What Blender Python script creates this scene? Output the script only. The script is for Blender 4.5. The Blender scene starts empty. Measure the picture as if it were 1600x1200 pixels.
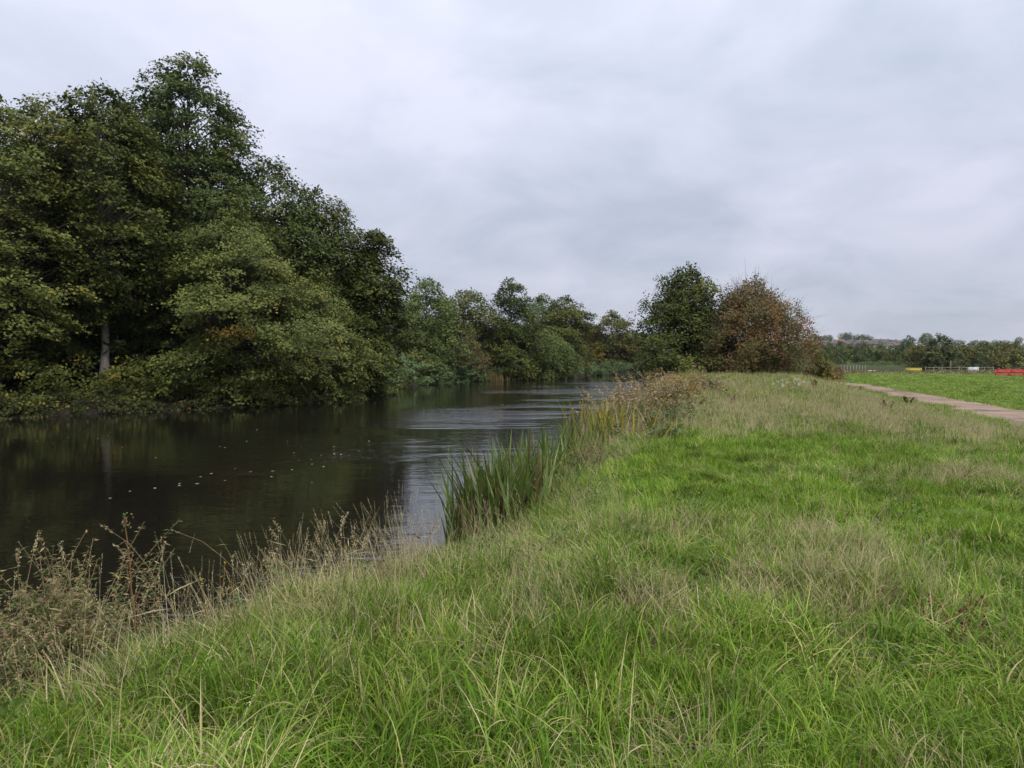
import bpy, math, random
import numpy as np
from mathutils import Vector

# ------------------------------------------------------------------ camera, world, sun, exposure
scene = bpy.context.scene
COL = scene.collection
EYE = 1.65
cam_d = bpy.data.cameras.new('camera')
cam_d.sensor_width = 36.0
cam_d.lens = 24.97
cam_d.clip_start = 0.05
cam_d.clip_end = 6000.0
cam = bpy.data.objects.new('camera', cam_d)
cam.location = (0.0, 0.0, EYE)
cam.rotation_euler = (math.radians(90 - 1.91), 0.0, 0.0)
COL.objects.link(cam)
scene.camera = cam

SUN_EL, SUN_AZ = math.radians(52), math.radians(150)     # behind the camera, to the right, veiled by cloud
world = bpy.data.worlds.new('World')
scene.world = world
world.use_nodes = True


def build_world():
    nt = world.node_tree
    nt.nodes.clear()
    N, L = nt.nodes.new, nt.links.new
    out = N('ShaderNodeOutputWorld')
    sky = N('ShaderNodeTexSky')
    sky.sky_type = 'NISHITA'
    sky.sun_disc = False
    sky.sun_elevation = SUN_EL
    sky.sun_rotation = SUN_AZ
    bg_sky = N('ShaderNodeBackground')
    bg_sky.inputs['Strength'].default_value = 0.1
    L(sky.outputs[0], bg_sky.inputs['Color'])
    geo = N('ShaderNodeNewGeometry')
    sep = N('ShaderNodeSeparateXYZ')
    neg = N('ShaderNodeVectorMath'); neg.operation = 'SCALE'; neg.inputs['Scale'].default_value = -1.0
    L(geo.outputs['Incoming'], neg.inputs[0])
    L(neg.outputs[0], sep.inputs[0])
    zc = N('ShaderNodeMath'); zc.operation = 'MAXIMUM'; zc.inputs[1].default_value = 0.0
    L(sep.outputs['Z'], zc.inputs[0])
    za = N('ShaderNodeMath'); za.operation = 'ADD'; za.inputs[1].default_value = 0.28
    L(zc.outputs[0], za.inputs[0])
    dx = N('ShaderNodeMath'); dx.operation = 'DIVIDE'
    dy = N('ShaderNodeMath'); dy.operation = 'DIVIDE'
    L(sep.outputs['X'], dx.inputs[0]); L(za.outputs[0], dx.inputs[1])
    L(sep.outputs['Y'], dy.inputs[0]); L(za.outputs[0], dy.inputs[1])
    cmb = N('ShaderNodeCombineXYZ')
    L(dx.outputs[0], cmb.inputs[0]); L(dy.outputs[0], cmb.inputs[1])
    cmb.inputs[2].default_value = 3.7
    n1 = N('ShaderNodeTexNoise')
    n1.inputs['Scale'].default_value = 2.3
    n1.inputs['Detail'].default_value = 7.0
    n1.inputs['Roughness'].default_value = 0.55
    n1.inputs['Distortion'].default_value = 0.35
    L(cmb.outputs[0], n1.inputs['Vector'])
    n2 = N('ShaderNodeTexNoise')
    n2.inputs['Scale'].default_value = 0.65
    n2.inputs['Detail'].default_value = 3.0
    L(cmb.outputs[0], n2.inputs['Vector'])
    mx = N('ShaderNodeMix'); mx.data_type = 'FLOAT'; mx.inputs[0].default_value = 0.38
    L(n1.outputs['Fac'], mx.inputs[2]); L(n2.outputs['Fac'], mx.inputs[3])
    ramp = N('ShaderNodeValToRGB')
    el = ramp.color_ramp.elements
    el[0].position = 0.36; el[0].color = (0.75, 0.83, 1.00, 1)
    el[1].position = 0.60; el[1].color = (1.06, 1.09, 1.29, 1)
    L(mx.outputs[0], ramp.inputs[0])
    # standard overcast sky: the zenith about three times as bright as the horizon
    lum = N('ShaderNodeMath'); lum.operation = 'MULTIPLY_ADD'
    lum.inputs[1].default_value = 0.50
    lum.inputs[2].default_value = 0.335
    L(zc.outputs[0], lum.inputs[0])
    bg_cl = N('ShaderNodeBackground')
    L(ramp.outputs[0], bg_cl.inputs['Color'])
    L(lum.outputs[0], bg_cl.inputs['Strength'])
    mix = N('ShaderNodeMixShader'); mix.inputs[0].default_value = 0.94
    L(bg_sky.outputs[0], mix.inputs[1]); L(bg_cl.outputs[0], mix.inputs[2])
    L(mix.outputs[0], out.inputs['Surface'])


build_world()
sun_d = bpy.data.lights.new('sun', 'SUN')
sun_d.energy = 1.5
sun_d.angle = math.radians(25)
sun_d.color = (1.0, 0.965, 0.92)
sun = bpy.data.objects.new('sun', sun_d)
sun.rotation_euler = Vector((-math.sin(SUN_AZ) * math.cos(SUN_EL), -math.cos(SUN_AZ) * math.cos(SUN_EL), -math.sin(SUN_EL))).to_track_quat('-Z', 'Y').to_euler()
sun.location = (20, -30, 40)
COL.objects.link(sun)

vs = scene.view_settings
vs.view_transform = 'Standard'
vs.look = 'None'
vs.exposure = 0.66
vs.gamma = 1.0
vs.use_curve_mapping = False
scene.render.engine = 'CYCLES'
cy = scene.cycles
cy.max_bounces = 3
cy.diffuse_bounces = 1
cy.glossy_bounces = 2
cy.transmission_bounces = 3
cy.transparent_max_bounces = 4
cy.volume_bounces = 0
cy.caustics_reflective = False
cy.caustics_refractive = False
cy.use_denoising = True
cy.denoiser = 'OPENIMAGEDENOISE'
cy.denoising_input_passes = 'RGB_ALBEDO_NORMAL'
cy.denoising_prefilter = 'ACCURATE'
cy.use_adaptive_sampling = True
cy.adaptive_threshold = 0.01
cy.sample_clamp_indirect = 4.0

RNG = np.random.default_rng(7)
random.seed(7)
F = 1110.0


def px2x(px, Y):
    return (px - 800.0) / F * Y


# ------------------------------------------------------------------ mesh helpers
def raw_mesh(name, verts, faces, mat=None, tint=None, smooth=False):
    """faces: (M,k) int array; tint: one float per face."""
    verts = np.ascontiguousarray(verts, dtype=np.float32)
    faces = np.ascontiguousarray(faces, dtype=np.int32)
    me = bpy.data.meshes.new(name)
    m, k = faces.shape
    me.vertices.add(len(verts)); me.vertices.foreach_set('co', verts.ravel())
    me.loops.add(m * k); me.loops.foreach_set('vertex_index', faces.ravel())
    me.polygons.add(m)
    me.polygons.foreach_set('loop_start', np.arange(0, m * k, k, dtype=np.int32))
    if smooth:
        me.polygons.foreach_set('use_smooth', np.ones(m, dtype=bool))
    if tint is not None:
        a = me.attributes.new('tint', 'FLOAT', 'FACE')
        a.data.foreach_set('value', np.ascontiguousarray(tint, dtype=np.float32))
    me.update(calc_edges=True)
    if mat is not None:
        me.materials.append(mat)
    return me


def obj(name, me, parent=None, loc=None, label=None, cat=None, group=None, kind=None):
    o = bpy.data.objects.new(name, me)
    COL.objects.link(o)
    if parent is not None:
        o.parent = parent
    if loc is not None:
        o.location = loc
    tag(o, label, cat, group, kind)
    return o


def tag(o, label=None, cat=None, group=None, kind=None):
    if label: o['label'] = label
    if cat: o['category'] = cat
    if group: o['group'] = group
    if kind: o['kind'] = kind
    return o


def thing(name, loc, label, cat, group=None, rz=0.0):
    o = bpy.data.objects.new(name, None)
    o.empty_display_size = 0.2
    COL.objects.link(o)
    o.location = loc
    o.rotation_euler = (0, 0, rz)
    return tag(o, label, cat, group)


def copy_tree(o, loc, rz=0.0, scale=None, label=None, parent=None):
    c = o.copy()
    COL.objects.link(c)
    if parent is None:
        c.location = loc
        c.rotation_euler = (0, 0, rz)
        if scale is not None:
            c.scale = scale
        if label: c['label'] = label
    else:
        c.parent = parent
    for ch in list(o.children):
        copy_tree(ch, None, parent=c)
    return c


class Geo:
    """collects pieces of geometry for one mesh (quads)"""
    def __init__(s):
        s.v, s.f, s.t, s.n = [], [], [], 0

    def add(s, v, f, t=None):
        s.v.append(v); s.f.append(np.asarray(f) + s.n); s.n += len(v)
        s.t.append(np.full(len(f), 0.5) if t is None else t)

    def mesh(s, name, mat, smooth=False):
        return raw_mesh(name, np.concatenate(s.v), np.concatenate(s.f), mat, np.concatenate(s.t), smooth)

    def box(s, c, size, rz=0.0):
        x, y, z = [q / 2 for q in size]
        p = np.array([(-x, -y, -z), (x, -y, -z), (x, y, -z), (-x, y, -z), (-x, -y, z), (x, -y, z), (x, y, z), (-x, y, z)])
        ca, sa = math.cos(rz), math.sin(rz)
        p = np.stack([p[:, 0] * ca - p[:, 1] * sa, p[:, 0] * sa + p[:, 1] * ca, p[:, 2]], 1) + np.array(c)
        s.add(p, [(0, 3, 2, 1), (4, 5, 6, 7), (0, 1, 5, 4), (1, 2, 6, 5), (2, 3, 7, 6), (3, 0, 4, 7)])
        return s


def tubes(paths, radii, sides=5):
    """paths (B,P,3), radii (B,P) -> verts, quads"""
    B, P, _ = paths.shape
    t = np.gradient(paths, axis=1)
    t /= np.linalg.norm(t, axis=2, keepdims=True) + 1e-9
    ref = np.tile(np.array([0.31, 0.17, 0.05]), (B, P, 1))
    flat = np.abs((t * np.array([0.86, 0.48, 0.14])).sum(2)) > 0.9
    ref[flat] = (0.1, -0.2, 0.95)
    u = np.cross(t, ref); u /= np.linalg.norm(u, axis=2, keepdims=True) + 1e-9
    w = np.cross(t, u)
    a = np.arange(sides) * 2 * math.pi / sides
    v = paths[:, :, None, :] + radii[:, :, None, None] * (np.cos(a)[None, None, :, None] * u[:, :, None, :] + np.sin(a)[None, None, :, None] * w[:, :, None, :])
    idx = np.arange(B * P * sides).reshape(B, P, sides)
    i0, i1 = idx[:, :-1], idx[:, 1:]
    f = np.stack([i0, np.roll(i0, -1, 2), np.roll(i1, -1, 2), i1], -1).reshape(-1, 4)
    return v.reshape(-1, 3), f


def leaf_quads(c, n, L, W, rng, fold=0.0, axis=None):
    """rhombic leaves: centres c (N,3), normals n (N,3), lengths L, widths W"""
    N = len(c)
    n = n / (np.linalg.norm(n, axis=1, keepdims=True) + 1e-9)
    r = rng.normal(size=(N, 3)) if axis is None else axis
    a = r - (r * n).sum(1, keepdims=True) * n
    a /= np.linalg.norm(a, axis=1, keepdims=True) + 1e-9
    b = np.cross(n, a)
    L = np.asarray(L)[:, None] * 0.5; W = np.asarray(W)[:, None] * 0.5
    v = np.stack([c - a * L, c + b * W - a * L * 0.15 + n * L * fold, c + a * L, c - b * W - a * L * 0.15 + n * L * fold], 1).reshape(-1, 3)
    return v, np.arange(N * 4).reshape(N, 4)


# ------------------------------------------------------------------ materials
def nodes(name):
    m = bpy.data.materials.new(name)
    m.use_nodes = True
    nt = m.node_tree
    nt.nodes.clear()
    return m, nt, nt.nodes.new, nt.links.new


def set_ramp(r, stops):
    e = r.color_ramp.elements
    while len(e) < len(stops):
        e.new(0.5)
    for q, (p, c) in zip(e, stops):
        q.position = p; q.color = (*c, 1)


def leaf_mat(name, stops, trans=0.22, rough=0.6, spec=0.12, objrand=0.0, dry=None):
    m, nt, N, L = nodes(name)
    out = N('ShaderNodeOutputMaterial')
    at = N('ShaderNodeAttribute'); at.attribute_name = 'tint'
    fac = at.outputs['Fac']
    if objrand:
        oi = N('ShaderNodeObjectInfo')
        mm = N('ShaderNodeMath'); mm.operation = 'MULTIPLY_ADD'
        mm.inputs[1].default_value = objrand
        L(oi.outputs['Random'], mm.inputs[0]); L(fac, mm.inputs[2])
        m2 = N('ShaderNodeMath'); m2.operation = 'SUBTRACT'; m2.inputs[1].default_value = objrand * 0.5
        L(mm.outputs[0], m2.inputs[0]); fac = m2.outputs[0]
    r = N('ShaderNodeValToRGB'); set_ramp(r, stops)
    L(fac, r.inputs[0])
    colo = r.outputs[0]
    if dry:
        ia = N('ShaderNodeAttribute'); ia.attribute_type = 'INSTANCER'; ia.attribute_name = 'dry'
        add = N('ShaderNodeMath'); add.operation = 'ADD'
        L(ia.outputs['Fac'], add.inputs[0]); L(fac, add.inputs[1])
        ss = N('ShaderNodeMapRange'); ss.inputs[1].default_value = 0.75; ss.inputs[2].default_value = 1.45
        ss.clamp = True
        L(add.outputs[0], ss.inputs[0])
        r2 = N('ShaderNodeValToRGB'); set_ramp(r2, dry)
        L(fac, r2.inputs[0])
        mx = N('ShaderNodeMix'); mx.data_type = 'RGBA'
        L(ss.outputs[0], mx.inputs[0]); L(colo, mx.inputs[6]); L(r2.outputs[0], mx.inputs[7])
        ib = N('ShaderNodeAttribute'); ib.attribute_type = 'INSTANCER'; ib.attribute_name = 'lum'
        hs = N('ShaderNodeHueSaturation')
        L(ib.outputs['Fac'], hs.inputs['Value']); L(mx.outputs[2], hs.inputs['Color'])
        colo = hs.outputs[0]
    b = N('ShaderNodeBsdfPrincipled')
    b.inputs['Roughness'].default_value = rough
    b.inputs['Specular IOR Level'].default_value = spec
    L(colo, b.inputs['Base Color'])
    tr = N('ShaderNodeBsdfTranslucent'); L(colo, tr.inputs['Color'])
    ms = N('ShaderNodeMixShader'); ms.inputs[0].default_value = trans
    L(b.outputs[0], ms.inputs[1]); L(tr.outputs[0], ms.inputs[2])
    L(ms.outputs[0], out.inputs['Surface'])
    return m


def plain(name, c1, c2=None, scale=6.0, rough=0.85, spec=0.2, bump=0.0, detail=5.0):
    m, nt, N, L = nodes(name)
    out = N('ShaderNodeOutputMaterial')
    b = N('ShaderNodeBsdfPrincipled')
    b.inputs['Roughness'].default_value = rough
    b.inputs['Specular IOR Level'].default_value = spec
    tc = N('ShaderNodeTexCoord')
    nz = N('ShaderNodeTexNoise'); nz.inputs['Scale'].default_value = scale; nz.inputs['Detail'].default_value = detail
    L(tc.outputs['Object'], nz.inputs['Vector'])
    r = N('ShaderNodeValToRGB'); set_ramp(r, [(0.3, c1), (0.7, c2 or tuple(q * 0.75 for q in c1))])
    L(nz.outputs['Fac'], r.inputs[0]); L(r.outputs[0], b.inputs['Base Color'])
    if bump:
        bp = N('ShaderNodeBump'); bp.inputs['Strength'].default_value = bump; bp.inputs['Distance'].default_value = 0.02
        L(nz.outputs['Fac'], bp.inputs['Height']); L(bp.outputs[0], b.inputs['Normal'])
    L(b.outputs[0], out.inputs['Surface'])
    return m


G = {}
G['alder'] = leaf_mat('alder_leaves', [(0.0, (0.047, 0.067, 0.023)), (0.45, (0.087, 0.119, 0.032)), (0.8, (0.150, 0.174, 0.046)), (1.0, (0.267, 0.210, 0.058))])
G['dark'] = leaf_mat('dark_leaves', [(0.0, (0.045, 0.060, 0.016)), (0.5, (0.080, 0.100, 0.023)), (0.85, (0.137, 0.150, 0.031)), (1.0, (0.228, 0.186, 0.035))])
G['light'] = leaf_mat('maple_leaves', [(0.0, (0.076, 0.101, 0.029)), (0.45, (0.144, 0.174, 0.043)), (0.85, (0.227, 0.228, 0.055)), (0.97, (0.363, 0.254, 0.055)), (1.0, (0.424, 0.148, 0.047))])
G['willow'] = leaf_mat('willow_leaves', [(0.0, (0.073, 0.103, 0.031)), (0.5, (0.122, 0.167, 0.043)), (1.0, (0.207, 0.230, 0.062))])
G['autumn'] = leaf_mat('autumn_leaves', [(0.0, (0.05, 0.065, 0.016)), (0.4, (0.095, 0.105, 0.024)), (0.75, (0.19, 0.155, 0.03)), (1.0, (0.32, 0.19, 0.03))])
G['rust'] = leaf_mat('hawthorn_leaves', [(0.0, (0.085, 0.10, 0.030)), (0.4, (0.15, 0.15, 0.045)), (0.65, (0.20, 0.15, 0.055)), (0.88, (0.245, 0.14, 0.062)), (1.0, (0.30, 0.15, 0.07))], trans=0.25)
G['brown'] = leaf_mat('brown_bush_leaves', [(0.0, (0.093, 0.083, 0.030)), (0.5, (0.175, 0.143, 0.050)), (1.0, (0.280, 0.209, 0.079))], trans=0.2)
G['teal'] = leaf_mat('undergrowth_leaves', [(0.0, (0.046, 0.069, 0.025)), (0.4, (0.080, 0.125, 0.045)), (0.8, (0.133, 0.188, 0.068)), (0.93, (0.186, 0.163, 0.056)), (1.0, (0.292, 0.125, 0.045))])
G['balsam'] = leaf_mat('balsam_leaves', [(0.0, (0.065, 0.10, 0.040)), (0.5, (0.12, 0.185, 0.072)), (0.9, (0.19, 0.26, 0.10)), (1.0, (0.24, 0.21, 0.08))])
G['bankedge'] = leaf_mat('bank_edge_leaves', [(0.0, (0.045, 0.05, 0.02)), (0.45, (0.075, 0.09, 0.03)), (0.8, (0.12, 0.13, 0.04)), (0.92, (0.16, 0.10, 0.05)), (1.0, (0.26, 0.11, 0.05))])
G['far'] = leaf_mat('far_leaves', [(0.0, (0.060, 0.081, 0.031)), (0.4, (0.098, 0.128, 0.042)), (0.75, (0.150, 0.167, 0.043)), (1.0, (0.285, 0.203, 0.048))], objrand=0.55)
G['bark'] = plain('bark', (0.11, 0.095, 0.075), (0.055, 0.048, 0.040), 7.0, bump=0.5)
G['palebark'] = plain('pale_bark', (0.30, 0.27, 0.23), (0.15, 0.135, 0.115), 6.0, bump=0.5)
G['twig'] = plain('twig_bark', (0.15, 0.115, 0.085), (0.09, 0.07, 0.055), 9.0)

# grass
GREEN = [(0.0, (0.070, 0.145, 0.012)), (0.45, (0.145, 0.265, 0.020)), (0.8, (0.25, 0.345, 0.035)), (0.92, (0.37, 0.37, 0.08)), (1.0, (0.50, 0.42, 0.18))]
DRY = [(0.0, (0.17, 0.16, 0.050)), (0.45, (0.32, 0.275, 0.105)), (0.8, (0.46, 0.38, 0.19)), (1.0, (0.55, 0.46, 0.27))]
G['grass'] = leaf_mat('grass_blades', GREEN, trans=0.26, rough=0.5, spec=0.16, dry=DRY)
G['straw'] = leaf_mat('straw', [(0.0, (0.21, 0.175, 0.075)), (0.5, (0.40, 0.335, 0.165)), (1.0, (0.58, 0.50, 0.30))], trans=0.2, rough=0.6)
G['reed'] = leaf_mat('reed_blades', [(0.0, (0.12, 0.085, 0.03)), (0.16, (0.10, 0.085, 0.03)), (0.24, (0.060, 0.095, 0.017)), (0.7, (0.125, 0.19, 0.032)), (1.0, (0.23, 0.275, 0.05))], trans=0.25, rough=0.4, spec=0.4)
G['iris'] = leaf_mat('yellowing_blades', [(0.0, (0.10, 0.14, 0.03)), (0.4, (0.22, 0.22, 0.035)), (0.75, (0.42, 0.28, 0.03)), (1.0, (0.36, 0.15, 0.03))], trans=0.3)
G['seedherb'] = leaf_mat('withered_herb', [(0.0, (0.09, 0.06, 0.03)), (0.3, (0.20, 0.145, 0.07)), (0.55, (0.37, 0.28, 0.145)), (0.66, (0.17, 0.18, 0.055)), (1.0, (0.09, 0.15, 0.04))], trans=0.22)
G['fluff'] = leaf_mat('seed_fluff', [(0.0, (0.13, 0.10, 0.045)), (0.4, (0.25, 0.185, 0.09)), (0.8, (0.42, 0.34, 0.22)), (1.0, (0.50, 0.32, 0.05))], trans=0.2)
G['weed'] = leaf_mat('weed_leaves', [(0.0, (0.07, 0.125, 0.03)), (0.5, (0.12, 0.20, 0.045)), (0.85, (0.16, 0.21, 0.05)), (1.0, (0.40, 0.32, 0.04))], trans=0.3)
G['dock'] = leaf_mat('dock_seed', [(0.0, (0.045, 0.016, 0.012)), (0.6, (0.10, 0.033, 0.022)), (1.0, (0.17, 0.075, 0.04))], trans=0.1)
G['redstem'] = plain('red_stem', (0.26, 0.085, 0.04), (0.30, 0.20, 0.06), 5.0, rough=0.6)
G['tanstem'] = plain('tan_stem', (0.36, 0.26, 0.14), (0.24, 0.17, 0.09), 9.0, rough=0.7)
G['petal'] = leaf_mat('white_flower', [(0.0, (0.62, 0.60, 0.52)), (1.0, (0.78, 0.76, 0.70))], trans=0.2)
G['leaflit'] = leaf_mat('fallen_leaf', [(0.0, (0.25, 0.20, 0.10)), (0.6, (0.42, 0.36, 0.22)), (1.0, (0.60, 0.55, 0.42))], trans=0.1)

# ------------------------------------------------------------------ terrain
WATER_Z = -1.05
WR = np.array([(-90, -26), (-30, -5), (-9, 1.2), (-5.2, 2.9), (-3.9, 4.2), (-2.85, 5.7), (-1.5, 7.1), (-0.55, 8.6), (0.0, 11), (1.0, 15), (3.0, 23), (5.2, 32), (9.0, 48), (12.5, 65), (21, 92), (38, 118), (70, 140), (160, 165)], float)
WL = np.array([(-90, 12), (-45, 26), (-25, 31.5), (-19.5, 37), (-13.8, 42.5), (-10.8, 47), (-11.8, 60), (-11, 70), (-7.7, 86), (-1.7, 94), (9.6, 107), (15, 128), (30, 147), (60, 165), (160, 195)], float)
RIVER = np.concatenate([WR, WL[::-1]])


def seg_dist(x, y, poly):
    d = np.full(x.shape, 1e9)
    for (ax, ay), (bx, by) in zip(poly[:-1], poly[1:]):
        ex, ey = bx - ax, by - ay
        t = np.clip(((x - ax) * ex + (y - ay) * ey) / (ex * ex + ey * ey), 0, 1)
        d = np.minimum(d, np.hypot(x - ax - t * ex, y - ay - t * ey))
    return d


def inside(x, y, poly):
    r = np.zeros(x.shape, bool)
    for (ax, ay), (bx, by) in zip(poly, np.roll(poly, -1, 0)):
        c = (ay > y) != (by > y)
        with np.errstate(divide='ignore', invalid='ignore'):
            r ^= c & (x < (bx - ax) * (y - ay) / (by - ay + 1e-12) + ax)
    return r


def sst(a, b, x):
    t = np.clip((x - a) / (b - a), 0, 1)
    return t * t * (3 - 2 * t)


_ph = np.random.default_rng(3).uniform(0, 6.28, (40, 2))
_dr = np.random.default_rng(4).uniform(0, 6.28, 40)


def waves(x, y, lam, k0=0, n=6):
    s = np.zeros(np.shape(x))
    for i in range(n):
        a = _dr[k0 + i]; l = lam * (0.7 + 0.13 * i)
        s = s + np.sin((x * math.cos(a) + y * math.sin(a)) * 6.283 / l + _ph[k0 + i, 0])
    return s / n


def path_x(y):
    return 11.5 + 0.304 * y - 0.010 * np.maximum(0, y - 60) ** 2


def land(x, y):
    """height of the ground and side (1 right bank, 0 left wood, -1 river)"""
    x = np.asarray(x, float); y = np.asarray(y, float)
    dr = seg_dist(x, y, WR); dl = seg_dist(x, y, WL)
    riv = inside(x, y, RIVER)
    left = (dl < dr) & ~riv
    s = x - path_x(y)
    # the meadow bank falls to the flood plain beyond the path
    zr = -0.6 * sst(-8.5, -1.8, s)
    zr = zr + 0.50 * sst(16, 46, y) * (1 - sst(58, 85, y)) * (1 - sst(-8, -2.5, s))
    rough = 0.09 * waves(x, y, 2.4) + 0.06 * waves(x, y, 7.0, 10) + 0.06 * waves(x, y, 1.1, 20)
    zr = zr + rough * (1 - 0.85 * np.exp(-(s / 2.6) ** 2)) * (1 - 0.6 * sst(40, 120, y))
    edge = np.interp(dr, [0, 0.35, 0.8, 1.4, 2.2, 3.2], [1.0, 0.72, 0.42, 0.18, 0.05, 0.0])
    zr = zr * (1 - edge) + (WATER_Z - 0.02) * edge
    zl = np.interp(dl, [0, 0.5, 1.5, 5, 14, 60], [WATER_Z - 0.02, -0.72, -0.45, 0.0, 0.5, 0.9]) + 0.06 * waves(x, y, 3.0)
    z = np.where(left, zl, zr)
    hill = 17.5 * sst(370, 800, y) * (1 - 0.5 * sst(0.52, 0.66, x / np.maximum(y, 1.0)))
    z = z + hill
    zb = WATER_Z - 0.02 - 0.9 * np.clip(np.minimum(dr, dl) / 1.6, 0, 1)
    z = np.where(riv, zb, z)
    return z, np.where(riv, -1, np.where(left, 0, 1)), dr, dl, s


def gz(x, y):
    return float(land(np.array([x]), np.array([y]))[0][0])


def axis_pts(parts):
    out = [parts[0][0]]
    for a, b, st in parts:
        n = max(1, int(round((b - a) / st)))
        out += list(np.linspace(a, b, n + 1)[1:])
    return np.array(out)


def build_ground():
    xs = axis_pts([(-2500, -600, 380), (-600, -120, 60), (-120, -40, 8), (-40, -12, 1.6), (-12, 6, 0.3), (6, 32, 0.6), (32, 90, 3), (90, 400, 20), (400, 900, 60), (900, 2600, 340)])
    ys = axis_pts([(-400, -60, 60), (-60, -8, 8), (-8, 0, 0.8), (0, 18, 0.3), (18, 60, 0.7), (60, 150, 2.2), (150, 500, 14), (500, 1000, 60), (1000, 3400, 400)])
    X, Y = np.meshgrid(xs, ys)
    z, side, dr, dl, s = land(X.ravel(), Y.ravel())
    nx, ny = len(xs), len(ys)
    v = np.stack([X.ravel(), Y.ravel(), z], 1)
    i = np.arange(nx * ny).reshape(ny, nx)
    f = np.stack([i[:-1, :-1], i[:-1, 1:], i[1:, 1:], i[1:, :-1]], -1).reshape(-1, 4)
    m, nt, N, L = nodes('meadow_soil')
    out = N('ShaderNodeOutputMaterial'); b = N('ShaderNodeBsdfPrincipled')
    b.inputs['Roughness'].default_value = 0.95; b.inputs['Specular IOR Level'].default_value = 0.1
    tc = N('ShaderNodeNewGeometry')
    n1 = N('ShaderNodeTexNoise'); n1.inputs['Scale'].default_value = 0.35; n1.inputs['Detail'].default_value = 8
    n2 = N('ShaderNodeTexNoise'); n2.inputs['Scale'].default_value = 9.0; n2.inputs['Detail'].default_value = 6
    L(tc.outputs['Position'], n1.inputs['Vector']); L(tc.outputs['Position'], n2.inputs['Vector'])
    rg = N('ShaderNodeValToRGB'); set_ramp(rg, [(0.3, (0.085, 0.155, 0.022)), (0.55, (0.135, 0.215, 0.035)), (0.75, (0.19, 0.215, 0.06))])
    L(n1.outputs['Fac'], rg.inputs[0])
    rs = N('ShaderNodeValToRGB'); set_ramp(rs, [(0.3, (0.022, 0.018, 0.012)), (0.7, (0.050, 0.042, 0.026))])
    L(n2.outputs['Fac'], rs.inputs[0])
    at = N('ShaderNodeAttribute'); at.attribute_name = 'turf'
    mx = N('ShaderNodeMix'); mx.data_type = 'RGBA'
    L(at.outputs['Fac'], mx.inputs[0]); L(rs.outputs[0], mx.inputs[6]); L(rg.outputs[0], mx.inputs[7])
    L(mx.outputs[2], b.inputs['Base Color'])
    bp = N('ShaderNodeBump'); bp.inputs['Strength'].default_value = 0.8; bp.inputs['Distance'].default_value = 0.05
    L(n2.outputs['Fac'], bp.inputs['Height']); L(bp.outputs[0], b.inputs['Normal'])
    L(b.outputs[0], out.inputs['Surface'])
    me = raw_mesh('ground', v, f, m, smooth=True)
    turf = np.where(side == 1, sst(0.6, 2.4, dr) * (0.25 + 0.75 * sst(3, 26, Y.ravel())), 0.0)
    far = sst(150, 260, Y.ravel())
    turf = np.maximum(turf, far)
    a = me.attributes.new('turf', 'FLOAT', 'POINT'); a.data.foreach_set('value', turf.astype(np.float32))
    obj('ground', me, label='rough green meadow bank sloping from the river to the fields', kind='structure')


build_ground()


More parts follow.
